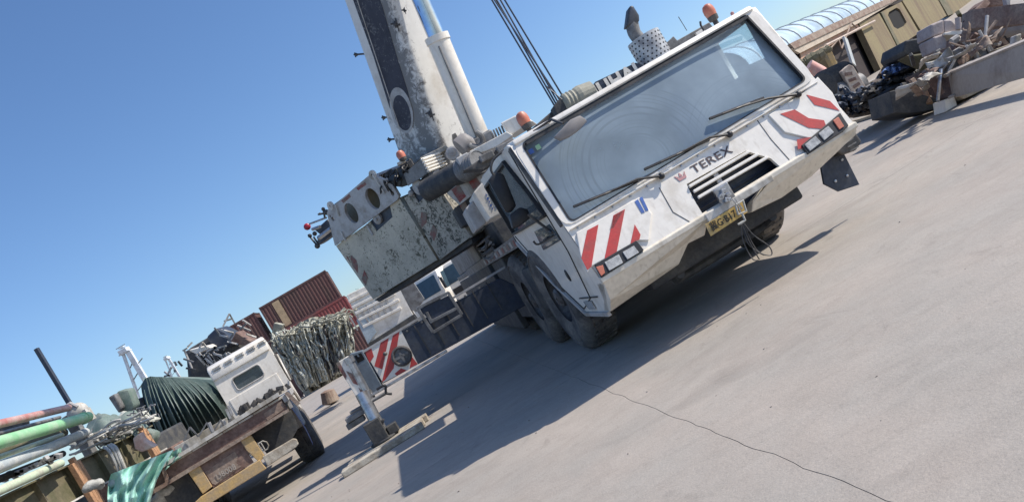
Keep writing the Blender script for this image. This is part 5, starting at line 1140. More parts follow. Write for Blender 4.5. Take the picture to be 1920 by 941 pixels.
# ---------------------------------------------------------------- grey-green tarpaulin heap and hoses farther left
def heap_surf(cx, cy, rx, ry, D, seed):
    def f(u, v):
        a = u*math.pi; r = math.sin(v*math.pi/2)
        n_ = noise.noise(V((u*6+seed, v*6, seed)))*.3+noise.noise(V((u*16+seed, v*16, 2)))*.12
        return at(cx+rx*math.cos(a)*(1+n_)*r, cy-ry*math.sin(a)*(1+n_)*r*(.7+.3*math.sin(u*20)*.3), D-1.1*math.cos(v*math.pi/2)+n_)
    return f
for (cx, cy, rx, ry, D, s, m_, lab) in ((222, 830, 70, 78, 17.6, 1, M_tarp, 'grey-green tarpaulin heap humped behind the pipes, left of the dark tarpaulin'), (190, 835, 70, 30, 17.5, 4, M_net, 'low heap of grey netting draped over the steel girder'), (255, 790, 40, 28, 20, 6, M_net2, 'pale crumpled sheet beside the foot of the dark tarpaulin')):
    m = MB(); m.grid(heap_surf(cx, cy, rx, ry, D, s), 50, 14); solo('tarpaulin_heap', m, m_, lab, 'tarpaulin', smooth=True)
m = MB(); m.prism([at(*q, 21) for q in ((212, 744), (220, 733), (240, 730), (252, 762), (240, 785), (226, 778))], (0, .4, 0)); solo('covered_crate', m, M_tarp, 'pale green covered crate below the white ship mast', 'crate', bev=.06, smooth=True)
m = MB(); m.prism([at(*q, 20.8) for q in ((202, 745), (214, 738), (228, 765), (222, 775))], (0, .6, 0)); solo('blue_grey_bin', m, M_grey, 'blue-grey bin against the covered crate below the mast', 'bin', bev=.04)
def reg3(t, rr): x = rr.uniform(120, 225); y = 856-(x-120)*.42+rr.uniform(-22, 8); L_ = rr.uniform(35, 80); return (x, y), (x+L_, y-L_*.42+rr.uniform(-8, 12))
solo('hose_tangle', tangle(30, reg3, 15.0, 16.6, .02, .038, 31, jitter=2.5, seg=5), M_hose, 'pale hoses tangled over the near end of the steel girder', 'hoses', kind='stuff')
solo('hose_tangle', tangle(36, lambda t, rr: ((lambda x: ((x, 828-(x-160)*.5+rr.uniform(-20, 14)), (x+rr.uniform(-20, 30), 828-(x-160)*.5+rr.uniform(-24, 20))))(rr.uniform(165, 275))), 16.5, 17.5, .01, .02, 33, jitter=4), M_grey, 'grey cables tangled in front of the grey-green tarpaulin heap', 'cables', kind='stuff')
for k, dx in enumerate((0, 8, 13)):
    m = MB(); m.tube(curve([at(195+dx, 838-dx*.4, 14.6), at(205+dx, 845-dx*.4, 14.2), at(216+dx, 865, 14.1), at(224+dx, 888-dx*.3, 14.1)], 5), .03, 7)
    solo('hanging_hose', m, M_hose, ['left hose of the three pale hoses hanging over the olive girder', 'middle hose of the three pale hoses hanging over the olive girder', 'right hose of the three pale hoses hanging over the olive girder'][k], 'hose', 'hoses hanging over the olive girder', smooth=True)
# ---------------------------------------------------------------- olive steel girder and the pipes stacked above it
gtn = [((0, 930), 12.2), ((263, 803), 17.2)]
gT0, gT1 = at(-60, 958, 11.4), at(275, 798, 17.6); zt = 2.36
gT0.z = zt+.03; gT1.z = zt-.02
gd_ = (gT1-gT0); gd_.z = 0; gl = gd_.length; ga = math.atan2(gd_.y, gd_.x)
gir = thing('olive_girder', 'long olive steel girder lying on trestles at the left edge', 'girder', (gT0.x, gT0.y, zt-.62), ga)
m = MB(); m.box((0, 0, .02), (gl, .03, .6)); part('web', m, M_olive, gir)
m = MB(); m.box((0, -.12, .6), (gl, .18, .63)); part('flange', m, M_olive, gir); m = MB(); m.box((0, -.14, 0), (gl, .18, .03)); part('flange', m, M_whited, gir)
for k in range(5): m = MB(); m.box((gl*(.25+.17*k), -.1, .03), (gl*(.25+.17*k)+.03, 0, .6)); part('web_stiffener', m, M_olive, gir)
for k, (t, lab) in enumerate(((.42, 'splintered orange timber post against the olive girder, nearer the left edge'), (.88, 'splintered orange timber post at the far end of the olive girder'))):
    p = gT0+gd_*t; d_ = gd_.normalized(); nrm = V((d_.y, -d_.x, 0)); m = MB()
    for q in range(3): b_ = p+nrm*.2+d_*(q*.1-.1); m.beam(V((b_.x, b_.y, zt-1.15-.1*q)), V((b_.x, b_.y, zt-.02+.1*(q == 1))), .09, .1, up=nrm)
    solo('timber_post', m, M_timber, lab, 'timber post', 'timber posts by the olive girder', bev=.01)
for k, t in enumerate((.1, .5, .85)):
    p = gT0+gd_*t+V((.3, .3, 0)); m = MB(); m.box((p.x-.35, p.y-.3, 0), (p.x+.35, p.y+.3, zt-.63)); solo('concrete_trestle', m, M_brown, ['rusty trestle under the near end of the olive girder', 'rusty trestle under the middle of the olive girder', 'rusty trestle under the far end of the olive girder'][k], 'trestle', 'trestles under the olive girder', bev=.02)
def pipe(a, Da, b, Db, r, m_, lab, ring=None, ext=1.5):
    p, q = at(*a, Da), at(*b, Db); d = (q-p).normalized(); p = p-d*ext; L_ = (q-p).length
    t = thing('steel_pipe', lab, 'pipe', p, 0, 'pipes stacked above the girder')
    m = MB(); m.lathe([(.0, r*.86), (.0, r), (L_, r), (L_, r*.86), (L_-.3, r*.86), (L_-.31, .01)], (0, 0, 0), d, 24, cap=False); part('pipe_shell', m, m_, t, smooth=True)
    if ring: m = MB(); m.lathe([(L_-ring-.04, r*1.0), (L_-ring-.04, r*1.16), (L_-ring, r*1.16), (L_-ring, r)], (0, 0, 0), d, 24, cap=False); part('pipe_collar', m, m_, t)
    return t
pipe((0, 794), 12.0, (128, 764), 15.2, .066, M_pinkpipe, 'faded red pipe, uppermost in the stack')
pipe((0, 829), 11.6, (165, 781), 15.2, .098, M_greenpipe, 'light green pipe in the stack below the red one', .22)
pipe((0, 847), 12.8, (118, 811), 15.6, .10, M_olive, 'olive brown pipe lying in the shade under the green one')
pipe((0, 856), 12.4, (116, 815), 15.2, .045, M_palepipe, 'slim pale pipe lying just above the big grey one')
pipe((0, 874), 11.6, (121, 828), 14.4, .088, M_greypipe, 'big mottled grey pipe in the middle of the stack')
pipe((40, 860), 13.0, (161, 810), 15.6, .085, M_greypipe, 'grey pipe reaching farther right than the big grey one')
pipe((0, 919), 11.4, (114, 868), 13.6, .068, M_palepipe, 'pale yellow-green pipe lowest in the stack, on the olive girder')
pipe((0, 812), 13.5, (112, 782), 16.4, .035, M_grey, 'thin dark pipe behind the green one')
pipe((0, 897), 12.6, (118, 850), 14.8, .06, M_dark, 'dark pipe in the shade under the big grey one')
m = MB()
for k in range(14): px = 6+k*8+rr.uniform(-4, 4); py = 900-px*.42; m.obox(at(px, py, 13), (rr.uniform(.05, .2), .1, rr.uniform(.03, .08)), Matrix.Rotation(rr.random()*2, 3, 'Y'))
solo('packing_scrap', m, M_lgrey, 'pale scraps wedged between the pipes and the girder', 'scrap', kind='stuff')
m = MB(); m.obox(at(26, 800, 15), (.5, .2, .2), Matrix.Rotation(.5, 3, 'Y')); solo('bracket', m, M_blackm, 'dark angular bracket behind the red and green pipes', 'bracket', bev=.02)
# post that carries the pipe ends, with pulley head
fr_ = thing('pipe_stand', 'pale steel stand holding the far ends of the pipes', 'stand', (at(135, 800, 15.5).x, 15.5, 0)); FI = frame_of(fr_)
m = MB(); m.box((-.1, 0, 0), (.1, .2, 3.3)); part('stand_post', m, M_grey, fr_, bev=.02)
m = MB(); a = FI @ at(146, 772, 15.4); m.ball(a, .2, 12, 8, (1.1, .7, .9)); m.obox(a+V((.1, 0, -.15)), (.2, .2, .25)); part('stand_head', m, M_whited, fr_, smooth=True)
m = MB(); m.tube([FI @ at(112, 768, 15.3), FI @ at(132, 755, 15.3), FI @ at(146, 762, 15.3)], .03, 6); part('stand_cable', m, M_lgrey, fr_)
m = MB(); m.beam(at(68, 653, 15.9), at(134, 762, 15.9), .085, .085, up=(0, 1, 0)); solo('leaning_girder', m, M_navy, 'dark slim steel column rising above the pipe ends', 'column', bev=.01)
m = MB(); m.prism([at(*q, 25.5) for q in ((232, 760), (262, 745), (300, 800), (345, 830), (300, 870), (245, 850), (215, 800))], (0, 1.0, 0)); solo('gear_pile', m, M_dark, 'dark pile of gear in the gap left of the dark tarpaulin', 'gear', bev=.15, smooth=True)
# teal tarpaulin hanging at the lorry corner
def teal(u, v):
    tx, ty = 208+118*u, 888-46*u; bx, by = 180+70*u+30*v, 975-24*u
    px, py = tx+(bx-tx)*v, ty+(by-ty)*v
    return at(px, py, 12.4+.06*math.sin(u*23+4*v+3*noise.noise(V((u*3, v*2, 7))))+.35*noise.noise(V((u*5, v*3, 4)))+.07*noise.noise(V((u*12, v*6, 5)))+.015*noise.noise(V((u*30, v*14, 5)))+.3*(1-v))
m = MB(); m.grid(teal, 70, 20); solo('teal_tarpaulin', m, M_teal, 'torn teal tarpaulin hanging beside the corner of the flatbed lorry', 'tarpaulin', smooth=True)
def grn(u, v):
    px, py = 272+68*u, 872-34*u+(26+6*math.sin(u*5))*v
    return at(px, py, 13.2+.08*math.sin(u*26+2*v)+.1*noise.noise(V((u*5, v*3, 9)))-.2*v)
m = MB(); m.grid(grn, 40, 10); solo('green_tarpaulin', m, mat('sea_green_tarp', (.12, .27, .2), .6, dirt=(.2, .33, .27), amt=.5, scale=4, bump=.3, bscale=10), 'sea green cloth tucked over the left corner of the lorry deck', 'tarpaulin', smooth=True)
def sack(px, py, D, r, lab, m_=M_hose):
    m = MB(); m.ball(at(px, py, D), r, 16, 10, (1.5, 1, .7)); o = solo('sack', m, m_, lab, 'sack', smooth=True)
    for v in o.data.vertices: v.co += v.normal*noise.noise(v.co*6)*.1
sack(312, 925, 13.4, .2, 'pale grey sack under the left corner of the lorry deck'); sack(178, 908, 13.4, .13, 'pale crumpled sack under the olive girder left of the teal tarpaulin')
sack(225, 900, 12.9, .12, 'blue-grey bundle against the top of the teal tarpaulin', M_greypipe)
m = MB(); m.prism([at(*q, 14.6) for q in ((248, 822), (260, 812), (268, 826), (290, 838), (264, 848), (252, 842))], (0, .2, 0)); solo('pink_block', m, mat('pink_brick', (.5, .33, .27), .9, dirt=(.6, .5, .42), amt=.5, scale=6), 'pinkish broken block between the girder and the dark tarpaulin', 'block', bev=.03)
# ---------------------------------------------------------------- ships' masts far off
def mast(px, py, D, s, lab):
    base = at(px, py, D); r = thing('ship_mast', lab, 'mast', (base.x, D, 0), 0, 'ship masts beyond the yard'); zb = base.z
    I = frame_of(r); H = s
    m = MB(); m.tube([(-3.0*s/10, 0, zb-H*1.3), (-.3, 0, zb)], .35*s/10, 10); m.box((-3.6*s/10, -1, 0), (-2.2*s/10, 1, zb-H*1.25)); part('mast_leg', m, M_ship, r)
    m = MB(); m.beam((.9*s/10, 0, 0), (.75*s/10, 0, zb-.2), 1.1*s/10, .8*s/10, up=(0, 1, 0)); part('mast_leg', m, M_ship, r)
    m = MB(); m.box((-.9*s/10, -.6, zb), (1.0*s/10, .6, zb+.8*s/10)); m.box((-.6*s/10, -.4, zb+1.1*s/10), (.6*s/10, .4, zb+1.3*s/10)); m.box((-1.2*s/10, -.5, zb-.15), (1.3*s/10, .5, zb)); m.tube([(0, 0, zb), (0, 0, zb+1.2*s/10)], .1*s/10, 6); part('crows_nest', m, M_ship, r, bev=.03)
    m = MB(); m.tube([(-1.3*s/10, 0, zb+1.5*s/10), (.9*s/10, 0, zb+1.5*s/10)], .08*s/10, 6)
    for k in range(3): m.tube([(.6*s/10, 0, zb-H*(.25+.25*k)), (-2.4*s/10*(.3+.25*k), 0, zb-H*(.35+.25*k))], .12*s/10, 6)
    m.tube([(1.3*s/10, 0, zb-H*.35), (2.6*s/10, 0, zb-H*.3)], .12*s/10, 6); part('mast_stay', m, M_grey, r)
mast(234, 660, 110, 6.5, 'tall white ship mast with a slanting leg rising above the tarpaulins')
mast(313, 672, 120, 3.0, 'short white ship mast just right of the taller one')
# tree crown far behind the white lorries
tr0 = at(676, 552, 90); tree = thing('tree', 'dark tree crown peeping over the white cargo truck', 'tree', (tr0.x, 90, 0)); m = MB(); m.tube([(0, 0, 0), (0, 0, 3), (.1, 0, 5)], [.3, .22, .1], 8); part('trunk', m, M_trunk, tree)
m = MB(); rr = random.Random(9)
for k in range(1500):
    d = V((rr.gauss(0, 1), rr.gauss(0, 1), rr.gauss(0, 1))).normalized()*rr.random()**.4; c = V((d.x*2.2, d.y*2.2, 4.6+d.z*2.3)); s = rr.uniform(.1, .26)
    m.add([c+V((rr.uniform(-s, s), rr.uniform(-s, s), rr.uniform(-s, s))) for _ in range(3)], [(0, 1, 2)])
part('crown', m, M_leaf, tree)
# what carries the loads on the left: a low trailer under the tarpaulins, a rack under the near pipe ends, ground under the scrap
a, b = at(306, 842, 24), at(430, 786, 24)
ltr = thing('low_trailer', 'low dark trailer under the dark green tarpaulin', 'trailer', ((a.x+b.x)/2, 24.3, 0)); LW = (b.x-a.x)/2
m = MB(); m.box((-LW-.3, -.8, .95), (LW+.2, 1.6, 1.35)); part('trailer_deck', m, M_dark, ltr, bev=.03)
m = MB(); m.box((-LW*.7, -.3, 1.35), (LW*.7, 1.2, 2.6)); part('trailer_load', m, M_dark, ltr, bev=.1)
for sx in (-LW*.6, LW*.6):
    m = MB(); m.tube([(sx-.15, -.5, .5), (sx+.15, -.5, .5)], .5, 20); part('wheel', m, M_rubber, ltr, smooth=True)
m = MB(); q0, q1 = at(352, 715, 31), at(485, 690, 31); m.box((q0.x, 31, 0), (q1.x, 33, q0.z*.9)); solo('scrap_skip', m, M_brown, 'tall rusty skip holding up the scrap heap behind the lorry cab', 'skip', bev=.05)
q0 = at(215, 850, 18); m = MB(); m.box((q0.x-1.1, 17.2, 0), (q0.x+1.0, 19.5, q0.z-.1)); solo('storage_crate', m, M_dark, 'dark storage crate under the grey-green tarpaulin heap', 'crate', bev=.05)
rk = thing('pipe_rack', 'steel rack under the near ends of the stacked pipes', 'rack', (-8.3, 10.6, 0))
for dx in (-.75, .12):
    m = MB(); m.box((dx-.06, -.06, 0), (dx+.06, .06, 3.2)); part('rack_post', m, M_grey, rk)
for z in (2.02, 2.35, 2.68, 2.95):
    m = MB(); m.box((-.75, -.04, z-.05), (.15, .04, z)); part('rack_bar', m, M_grey, rk)
# ================================================================ right: workshop of old cabins under an arched roof
e0, e1 = at(1481, 88, 31.5), at(1700, -15, 50)
bd_ = (e1-e0); bd_.z = 0; BL = bd_.length; ba = math.atan2(bd_.y, bd_.x)
ws_ = thing('workshop', 'low olive and orange workshop with a translucent arched roof', 'building', (e0.x, e0.y, 0), ba); WI = frame_of(ws_)
nW = V((-math.sin(ba), math.cos(ba), 0))
def wq(px, py, y=0.0):
    d = ray(px, py); P0 = ws_.location+nW*y; t = (P0-EYEP).dot(nW)/d.dot(nW); return WI @ (EYEP+d*t)
ZE = 3.0
print('workshop', BL, math.degrees(ba), e0, e1)
m = MB(); m.box((-2, .5, .02), (BL*1.2, .6, ZE)); part('back_wall', m, M_wallint, ws_)
m = MB(); m.prism([wq(1481, 82, -.15), wq(1671, -6, -.15), wq(1700, -8, -.15), wq(1490, 92, -.15)], (0, .5, 0)); part('eave_beam', m, M_rust, ws_)
m = MB(); m.prism([wq(1484, 92, -.1), wq(1684, 0, -.1), wq(1610, 44, -.1), wq(1500, 100, -.1)], (0, .1, 0)); part('fascia', m, mat('cream_fascia', (.5, .42, .33), .7), ws_)
m = MB(); m.prism([wq(1500, 100, .05), wq(1600, 36, .05), wq(1612, 52, .05), wq(1556, 86, .05), wq(1530, 112, .05), wq(1506, 128, .05)], (0, .05, 0)); part('sign_panel', m, M_orange, ws_)
zz = [(1512, 104), (1530, 120), (1548, 64+20), (1545, 106), (1572, 74), (1578, 92), (1596, 44), (1606, 52)]
m = MB()
for a, b in zip(zz, zz[1:]): m.tube([wq(*a, -.2), wq(*b, -.2)], .04, 6)
part('truss_rod', m, M_rust, ws_)
m = MB(); m.tube([wq(1548, 86, -.2), wq(1640, 40, -.2)], .06, 6); part('truss_chord', m, mat('cream_pipe', (.5, .4, .33), .7), ws_)
m = MB(); m.prism([wq(1610, 44), wq(1648, 25), wq(1700, 118), wq(1655, 138)], (0, .3, 0)); part('wall_panel', m, M_olivew, ws_)
def wholed(name, pxs, hole, mt):
    fr2 = (V((0, 0, 0)), V((1, 0, 0)), V((0, 0, 1))); return holed(name, in_frame(fr2, [wq(*q) for q in pxs]), [in_frame(fr2, [wq(*q) for q in hole])] if hole else [], .3, (V((0, .15, 0)), V((1, 0, 0)), V((0, 0, 1))), mt, ws_)
wholed('cabin_wall', [(1650, 24), (1690, 4), (1724, 62), (1690, 84), (1682, 78)], [(1667, 23), (1681, 15), (1687, 18), (1700, 42), (1697, 48), (1683, 55), (1676, 51), (1665, 29)], M_olivew)
m = MB(); m.prism([wq(*q, .1) for q in ((1660, 18), (1688, 8), (1710, 46), (1682, 62))], (0, .02, 0)); part('cabin_window', m, M_void, ws_)
m = MB(); m.prism([wq(*q, -.02) for q in ((1692, 2), (1745, -25), (1775, 30), (1728, 60))], (0, .3, 0)); part('wall_panel', m, M_olivew, ws_)
m = MB(); m.prism([wq(*q, -.06) for q in ((1747, -24), (1756, -30), (1788, 26), (1778, 30))], (0, .3, 0)); part('wall_post', m, M_olive, ws_)
m = MB(); m.prism([wq(*q, -.02) for q in ((1760, -30), (1960, -130), (1990, 0), (1800, 60))], (0, .3, 0)); part('wall_panel', m, M_olivew, ws_)
m = MB(); m.prism([wq(*q, -.05) for q in ((1684, 92), (1695, 84), (1700, 98), (1690, 106))], (0, .1, 0)); part('wall_patch', m, M_lgrey, ws_)
m = MB(); m.prism([wq(*q, -.05) for q in ((1652, 24), (1656, 22), (1702, 112), (1697, 114))], (0, .1, 0)); part('wall_post', m, M_olive, ws_)
m = MB(); m.prism([wq(*q, .4) for q in ((1540, 100), (1556, 92), (1590, 150), (1574, 160))], (0, .05, 0)); part('door_leaf', m, M_olivew, ws_)
# arched roof of translucent sheet over hoops
M_poly = glass('roof_sheet', (.75, .78, .8), .75)
RA = 1.5
def arch(u, v): a = math.pi*v; return V((-2+BL*1.25*u, 1.0+RA-RA*math.cos(a), ZE+.1+1.15*math.sin(a)))
m = MB(); m.grid(arch, 40, 14); part('roof_sheet', m, M_poly, ws_, smooth=True)
for k in range(13):
    x = -.6+k*1.9; m = MB(); m.tube([(x, 1.0+RA-(RA+.02)*math.cos(math.pi*i/14), ZE+.12+1.17*math.sin(math.pi*i/14)) for i in range(15)], .03, 6); part('roof_hoop', m, M_white, ws_, smooth=True)
m = MB(); m.beam(wq(1584, 72, -.6), wq(1600, 122, -.6), .32, .1, up=(0, 1, 0)); 
for k in range(4): pass
lad = solo('steel_channel', MB().add([tuple(ws_.matrix_basis @ V(v)) if False else tuple((Matrix.Translation(ws_.location) @ Matrix.Rotation(ba, 4, 'Z')) @ V(v)) for v in m.v], m.f), M_greypipe, 'blue-grey slotted steel channel leaning in the workshop doorway', 'steel channel')
m = MB(); m.prism([at(*q, 27.5) for q in ((1548, 84+6), (1560, 96), (1573, 128), (1566, 134), (1553, 108))], (0, .3, 0)); solo('yellow_post', m, M_yellow, 'pale yellow post beside the winch in front of the workshop', 'post', bev=.02)
m = MB(); m.prism([at(*q, 28) for q in ((1526, 106), (1550, 92), (1562, 130), (1545, 138), (1528, 124))], (0, .2, 0)); solo('olive_plate', m, M_olivew, 'olive triangular plate behind the faded pink cylinder', 'steel plate')
m = MB(); m.tube([at(1516, 124, 24), at(1540, 136, 24), at(1555, 141, 23.8)], [.2, .19, .11], 18); solo('gas_cylinder', m, mat('faded_pink_paint', (.62, .3, .25), .6, dirt=(.5, .4, .36), amt=.4, scale=5), 'faded pink gas cylinder lying behind the crane cab corner', 'cylinder', smooth=True)
m = MB()
for k in range(18): px = 1500+k*3.2; py = 124-k*1.9+random.uniform(-3, 3); m.ball(at(px, py, 26), random.uniform(.1, .22), 6, 5)
solo('scrap_clump', m, M_olive, 'brown clump of rusty scrap against the workshop sign', 'scrap', kind='stuff')
# winch
wn = thing('cable_winch', 'old cable winch with grooved drum and rusty striped side plate', 'winch', (at(1585, 170, 22).x, 22, 0)); NI = frame_of(wn)
a, b = NI @ at(1548, 168, 22), NI @ at(1590, 148, 22.4)
m = MB(); L_ = (b-a).length; pr = [(0, .1)]+[(.03+L_*k/24, .42 if k % 2 else .37) for k in range(24)]+[(L_, .1)]; m.lathe(pr, a+V((0, 0, .1)), b-a, 28); part('grooved_drum', m, M_dark, wn)
m = MB(); m.lathe([(0, .05), (0, .34), (L_, .34), (L_, .05)], a+V((.1, -.15, -.28)), b-a, 24); part('brake_drum', m, M_grey, wn, smooth=True)
m = MB(); m.prism([NI @ at(*q, 21.6) for q in ((1578, 134), (1592, 121), (1600, 124), (1627, 168), (1600, 182), (1596, 170))], (0, .25, 0)); sd = part('side_plate', m, mat('pale_rust_plate', (.55, .47, .38), .8, dirt=(.35, .27, .22), amt=.5, scale=8, bump=.3), wn, bev=.02)
for k in range(4):
    m = MB(); q0, q1 = NI @ at(1584+k*8, 140+k*12, 21.58), NI @ at(1598+k*7, 138+k*9, 21.58); m.beam(q0, q1, .012, .09, up=(0, 0, 1)); part('faded_stripe', m, M_brown, sd)
m = MB(); m.prism([NI @ at(*q, 22) for q in ((1560, 195), (1648, 144), (1652, 150), (1566, 203))], (0, .9, 0)); part('winch_bed', m, M_whited, wn, bev=.02)
m = MB(); c_ = NI @ at(1578, 195, 22.2); m.box((c_.x-.9, 0, .0), (c_.x+1.3, .9, max(.3, c_.z-.05))); part('winch_skid', m, M_dark, wn)
# ---------------------------------------------------------------- cable heap with blue tarpaulin
def mound(pts, D, depth, name, m_, lab, cat, kind=None, amp=.18, sm=True):
    cx = sum(p[0] for p in pts)/len(pts); cy = sum(p[1] for p in pts)/len(pts); n = len(pts)
    def f(u, v):
        s = u*n; i = int(s) % n; t = s-int(s); a, b = pts[i], pts[(i+1) % n]; ox, oy_ = a[0]+(b[0]-a[0])*t, a[1]+(b[1]-a[1])*t
        px, py = cx+(ox-cx)*v, cy+(oy_-cy)*v; p = at(px, py, D-depth*math.cos(v*math.pi/2)+amp*noise.noise(V((px*.06, py*.06, D))*2)*2+amp*.6*noise.noise(V((px*.2, py*.2, D)))); p.z = max(p.z, .01); return p
    m = MB(); m.grid(f, 90, 14); return solo(name, m, m_, lab, cat, smooth=sm, kind=kind)
mound([(1560, 200), (1600, 180), (1640, 150), (1660, 118), (1700, 100), (1750, 104), (1790, 130), (1792, 170), (1760, 200), (1700, 210), (1650, 212), (1600, 222), (1570, 216)], 16.5, 1.2, 'scrap_mound', M_mound, 'dark mound of scrap and cable in front of the workshop', 'scrap mound', 'stuff', .4)
def reg4(t, rr): x = rr.uniform(1600, 1760); y = 208-(x-1600)*.28-rr.uniform(0, 70)*(1 if x > 1650 else .5); return (x, y), (x+rr.uniform(20, 70), y-rr.uniform(5, 32))
solo('cable_heap', tangle(120, reg4, 14.6, 15.3, .02, .05, 41, jitter=4), M_blackm, 'black cables heaped in loops beside the steel beams', 'cables', kind='stuff')
def reg5(t, rr): x = rr.uniform(1560, 1680); y = 205-(x-1560)*.25+rr.uniform(-22, 12); return (x, y), (x+rr.uniform(-14, 24), y+rr.uniform(-14, 10))
solo('cable_heap', tangle(90, reg5, 15.6, 16.4, .02, .06, 43, jitter=5), M_navy, 'low tangle of dark cable ends trailing towards the winch', 'cables', kind='stuff')
mound([(1652, 136), (1668, 120), (1700, 106), (1730, 108), (1735, 122), (1700, 140), (1676, 146), (1656, 150)], 15.0, .5, 'blue_tarpaulin', M_blue, 'crumpled blue tarpaulin on top of the black cable heap', 'tarpaulin', amp=.12)
rr = random.Random(55)
for k in range(9):
    x = 1640+k*14; y = 190-k*5; m = MB(); m.tube(curve([at(x, y, 14.6), at(x+30, y-22, 14.5), at(x+60, y-30, 14.5)], 4), .05, 6)
    solo('black_pipe', m, M_black, 'black rubber pipe lying in the bundle below the blue tarpaulin', 'pipe', 'black pipes below the blue tarpaulin', smooth=True)
# ---------------------------------------------------------------- heap of steel beams and blocks
G = 'scrap steel heap on the right'
def slab(name, pxs, D, depth, m_, lab, cat, bev=.012, tilt=None):
    m = MB(); Ds = D if isinstance(D, (list, tuple)) else [D]*len(pxs)
    ps = [at(*q, d) for q, d in zip(pxs, Ds)]
    for p in ps: p.z = max(p.z, .005)
    m.prism(ps, tilt or (0, depth, 0)); return solo(name, m, m_, lab, cat, G, bev=bev)
bm_ = thing('steel_box_beam', 'long pale grey steel box beam lying across the front of the heap', 'steel beam', (7.3, 11.2, 0), 0, G)
KI = frame_of(bm_)
pp = [KI @ at(1782, 139, 12.0), KI @ at(1960, 66, 9.6), KI @ at(1960, 136, 9.6), KI @ at(1790, 184, 12.0)]
m = MB(); m.prism(pp, (.15, .3, 0)); part('beam_web', m, M_beamg, bm_, bev=.012)
m = MB(); m.prism([pp[0]+V((-.01, -.02, .0)), pp[1]+V((0, -.02, 0)), pp[1]+V((0, -.02, .03)), pp[0]+V((-.01, -.02, .03))], (.17, .36, 0)); part('beam_flange', m, M_beamg, bm_)
m = MB(); c_ = KI @ at(1914, 98, 10.3); m.lathe([(0, .02), (.02, .02)], c_+V((0, -.03, 0)), (0, -1, 0), 12); part('bolt_hole', m, M_black, bm_)
m = MB(); c_ = KI @ at(1776, 141, 12.0); m.obox(c_, (.08, .1, .05)); m.obox(KI @ at(1784, 181, 12.0), (.07, .1, .04)); part('beam_lug', m, M_beamg, bm_, bev=.01)
slab('white_block', [(1771, 187), (1790, 181), (1799, 204), (1776, 214)], 12.3, .35, M_white, 'small white block under the end of the long grey beam', 'block')
slab('dark_crate', [(1668, 172), (1690, 166), (1765, 188), (1772, 214), (1712, 212), (1676, 212)], 13.0, .8, M_dark, 'dark steel crate in the shade left of the long grey beam', 'crate', .01)
slab('timber_box', [(1795, 180), (1868, 155), (1878, 178), (1868, 188), (1808, 186)], 12.2, .6, M_pallet, 'wooden box crushed under the long grey beam', 'box')
slab('bracket_block', [(1784, 108), (1800, 100), (1832, 92), (1852, 112), (1812, 130), (1792, 136)], 12.6, .5, M_grey, 'grey cast bracket resting on the long grey beam', 'bracket', .04)
slab('bracket_block', [(1795, 92), (1806, 88), (1812, 100), (1800, 108)], 12.5, .3, M_grey, 'small upright grey lug beside the cast bracket', 'bracket', .02)
cs = thing('cast_housing', 'pale pinkish cast housing with an open mouth perched on the heap', 'housing', (at(1775, 80, 13).x, 13, 0), 0, G); CI = frame_of(cs)
M_cast = mat('pinkish_primer', (.42, .36, .34), .7, dirt=(.3, .24, .22), amt=.4, scale=4, bump=.1)
m = MB(); m.prism([CI @ at(*q, 13) for q in ((1746, 46), (1770, 36), (1772, 62), (1748, 70))], (0, .5, 0)); m.prism([CI @ at(*q, 13) for q in ((1770, 37), (1784, 36), (1806, 58), (1772, 63))], (0, .5, 0)); part('housing_top', m, M_cast, cs, bev=.03)
m = MB(); m.prism([CI @ at(*q, 12.95) for q in ((1750, 70), (1770, 63), (1777, 78), (1776, 92), (1758, 96))], (0, .5, 0)); part('housing_body', m, M_cast, cs, bev=.03)
m = MB(); m.prism([CI @ at(*q, 12.9) for q in ((1770, 62), (1800, 56), (1812, 60), (1798, 66), (1772, 66))], (0, .5, 0)); part('housing_flange', m, M_white, cs, bev=.01)
m = MB(); m.tube([CI @ at(1797, 56, 12.9), CI @ at(1796, 34, 12.9)], .045, 10); part('housing_stud', m, M_cast, cs)
m = MB(); m.tube([CI @ at(1786, 84, 12.7), CI @ at(1800, 75, 12.7), CI @ at(1820, 88, 12.6)], .03, 8); m.tube([CI @ at(1784, 78, 12.7), CI @ at(1796, 70, 12.7)], .05, 8); part('housing_pipe', m, M_lgrey, cs, smooth=True)
slab('dark_tank', [(1698, 76), (1745, 68), (1752, 92), (1700, 104), (1694, 96)], 14.0, .9, M_dark, 'dark green tank behind the pinkish housing', 'tank', .025)
slab('rusty_plate', [(1822, 17), (1960, 0), (1960, 44), (1825, 58), (1820, 56)], [13.4, 11.8, 11.8, 13.4, 13.4], .3, M_rust, 'broad rusty plate beam at the top right of the heap', 'steel plate', .02)
slab('rusty_hopper', [(1845, 0), (1885, -6), (1890, 10), (1830, 14)], 14, .3, M_brown, 'brown hopper plate above the rusty plate beam', 'steel plate', .02)
slab('white_post', [(1882, -20), (1894, -20), (1895, 10), (1888, 10)], 13.2, .1, M_lgrey, 'thin pale post standing behind the rusty plate beam', 'post', .01)
slab('rusty_gusset', [(1836, 66), (1904, 56), (1902, 92)], 12.8, .1, M_rust, 'triangular rusty gusset plate below the rusty beam', 'steel plate', .01)
slab('brown_plate', [(1805, 62), (1900, 54), (1905, 98), (1850, 112), (1812, 96)], 13.3, .3, M_brown, 'dark brown plate in the hollow of the heap', 'steel plate', .03)
slab('concrete_post', [(1905, 66), (1916, 62), (1914, 96), (1903, 100)], 11.6, .15, M_whited, 'short pale concrete post behind the long grey beam', 'post', .02)
slab('olive_plate', [(1700, 104), (1760, 96), (1795, 110), (1790, 136), (1750, 126)], 13.6, .4, M_olive, 'olive curved plate under the pinkish housing', 'steel plate', .03)
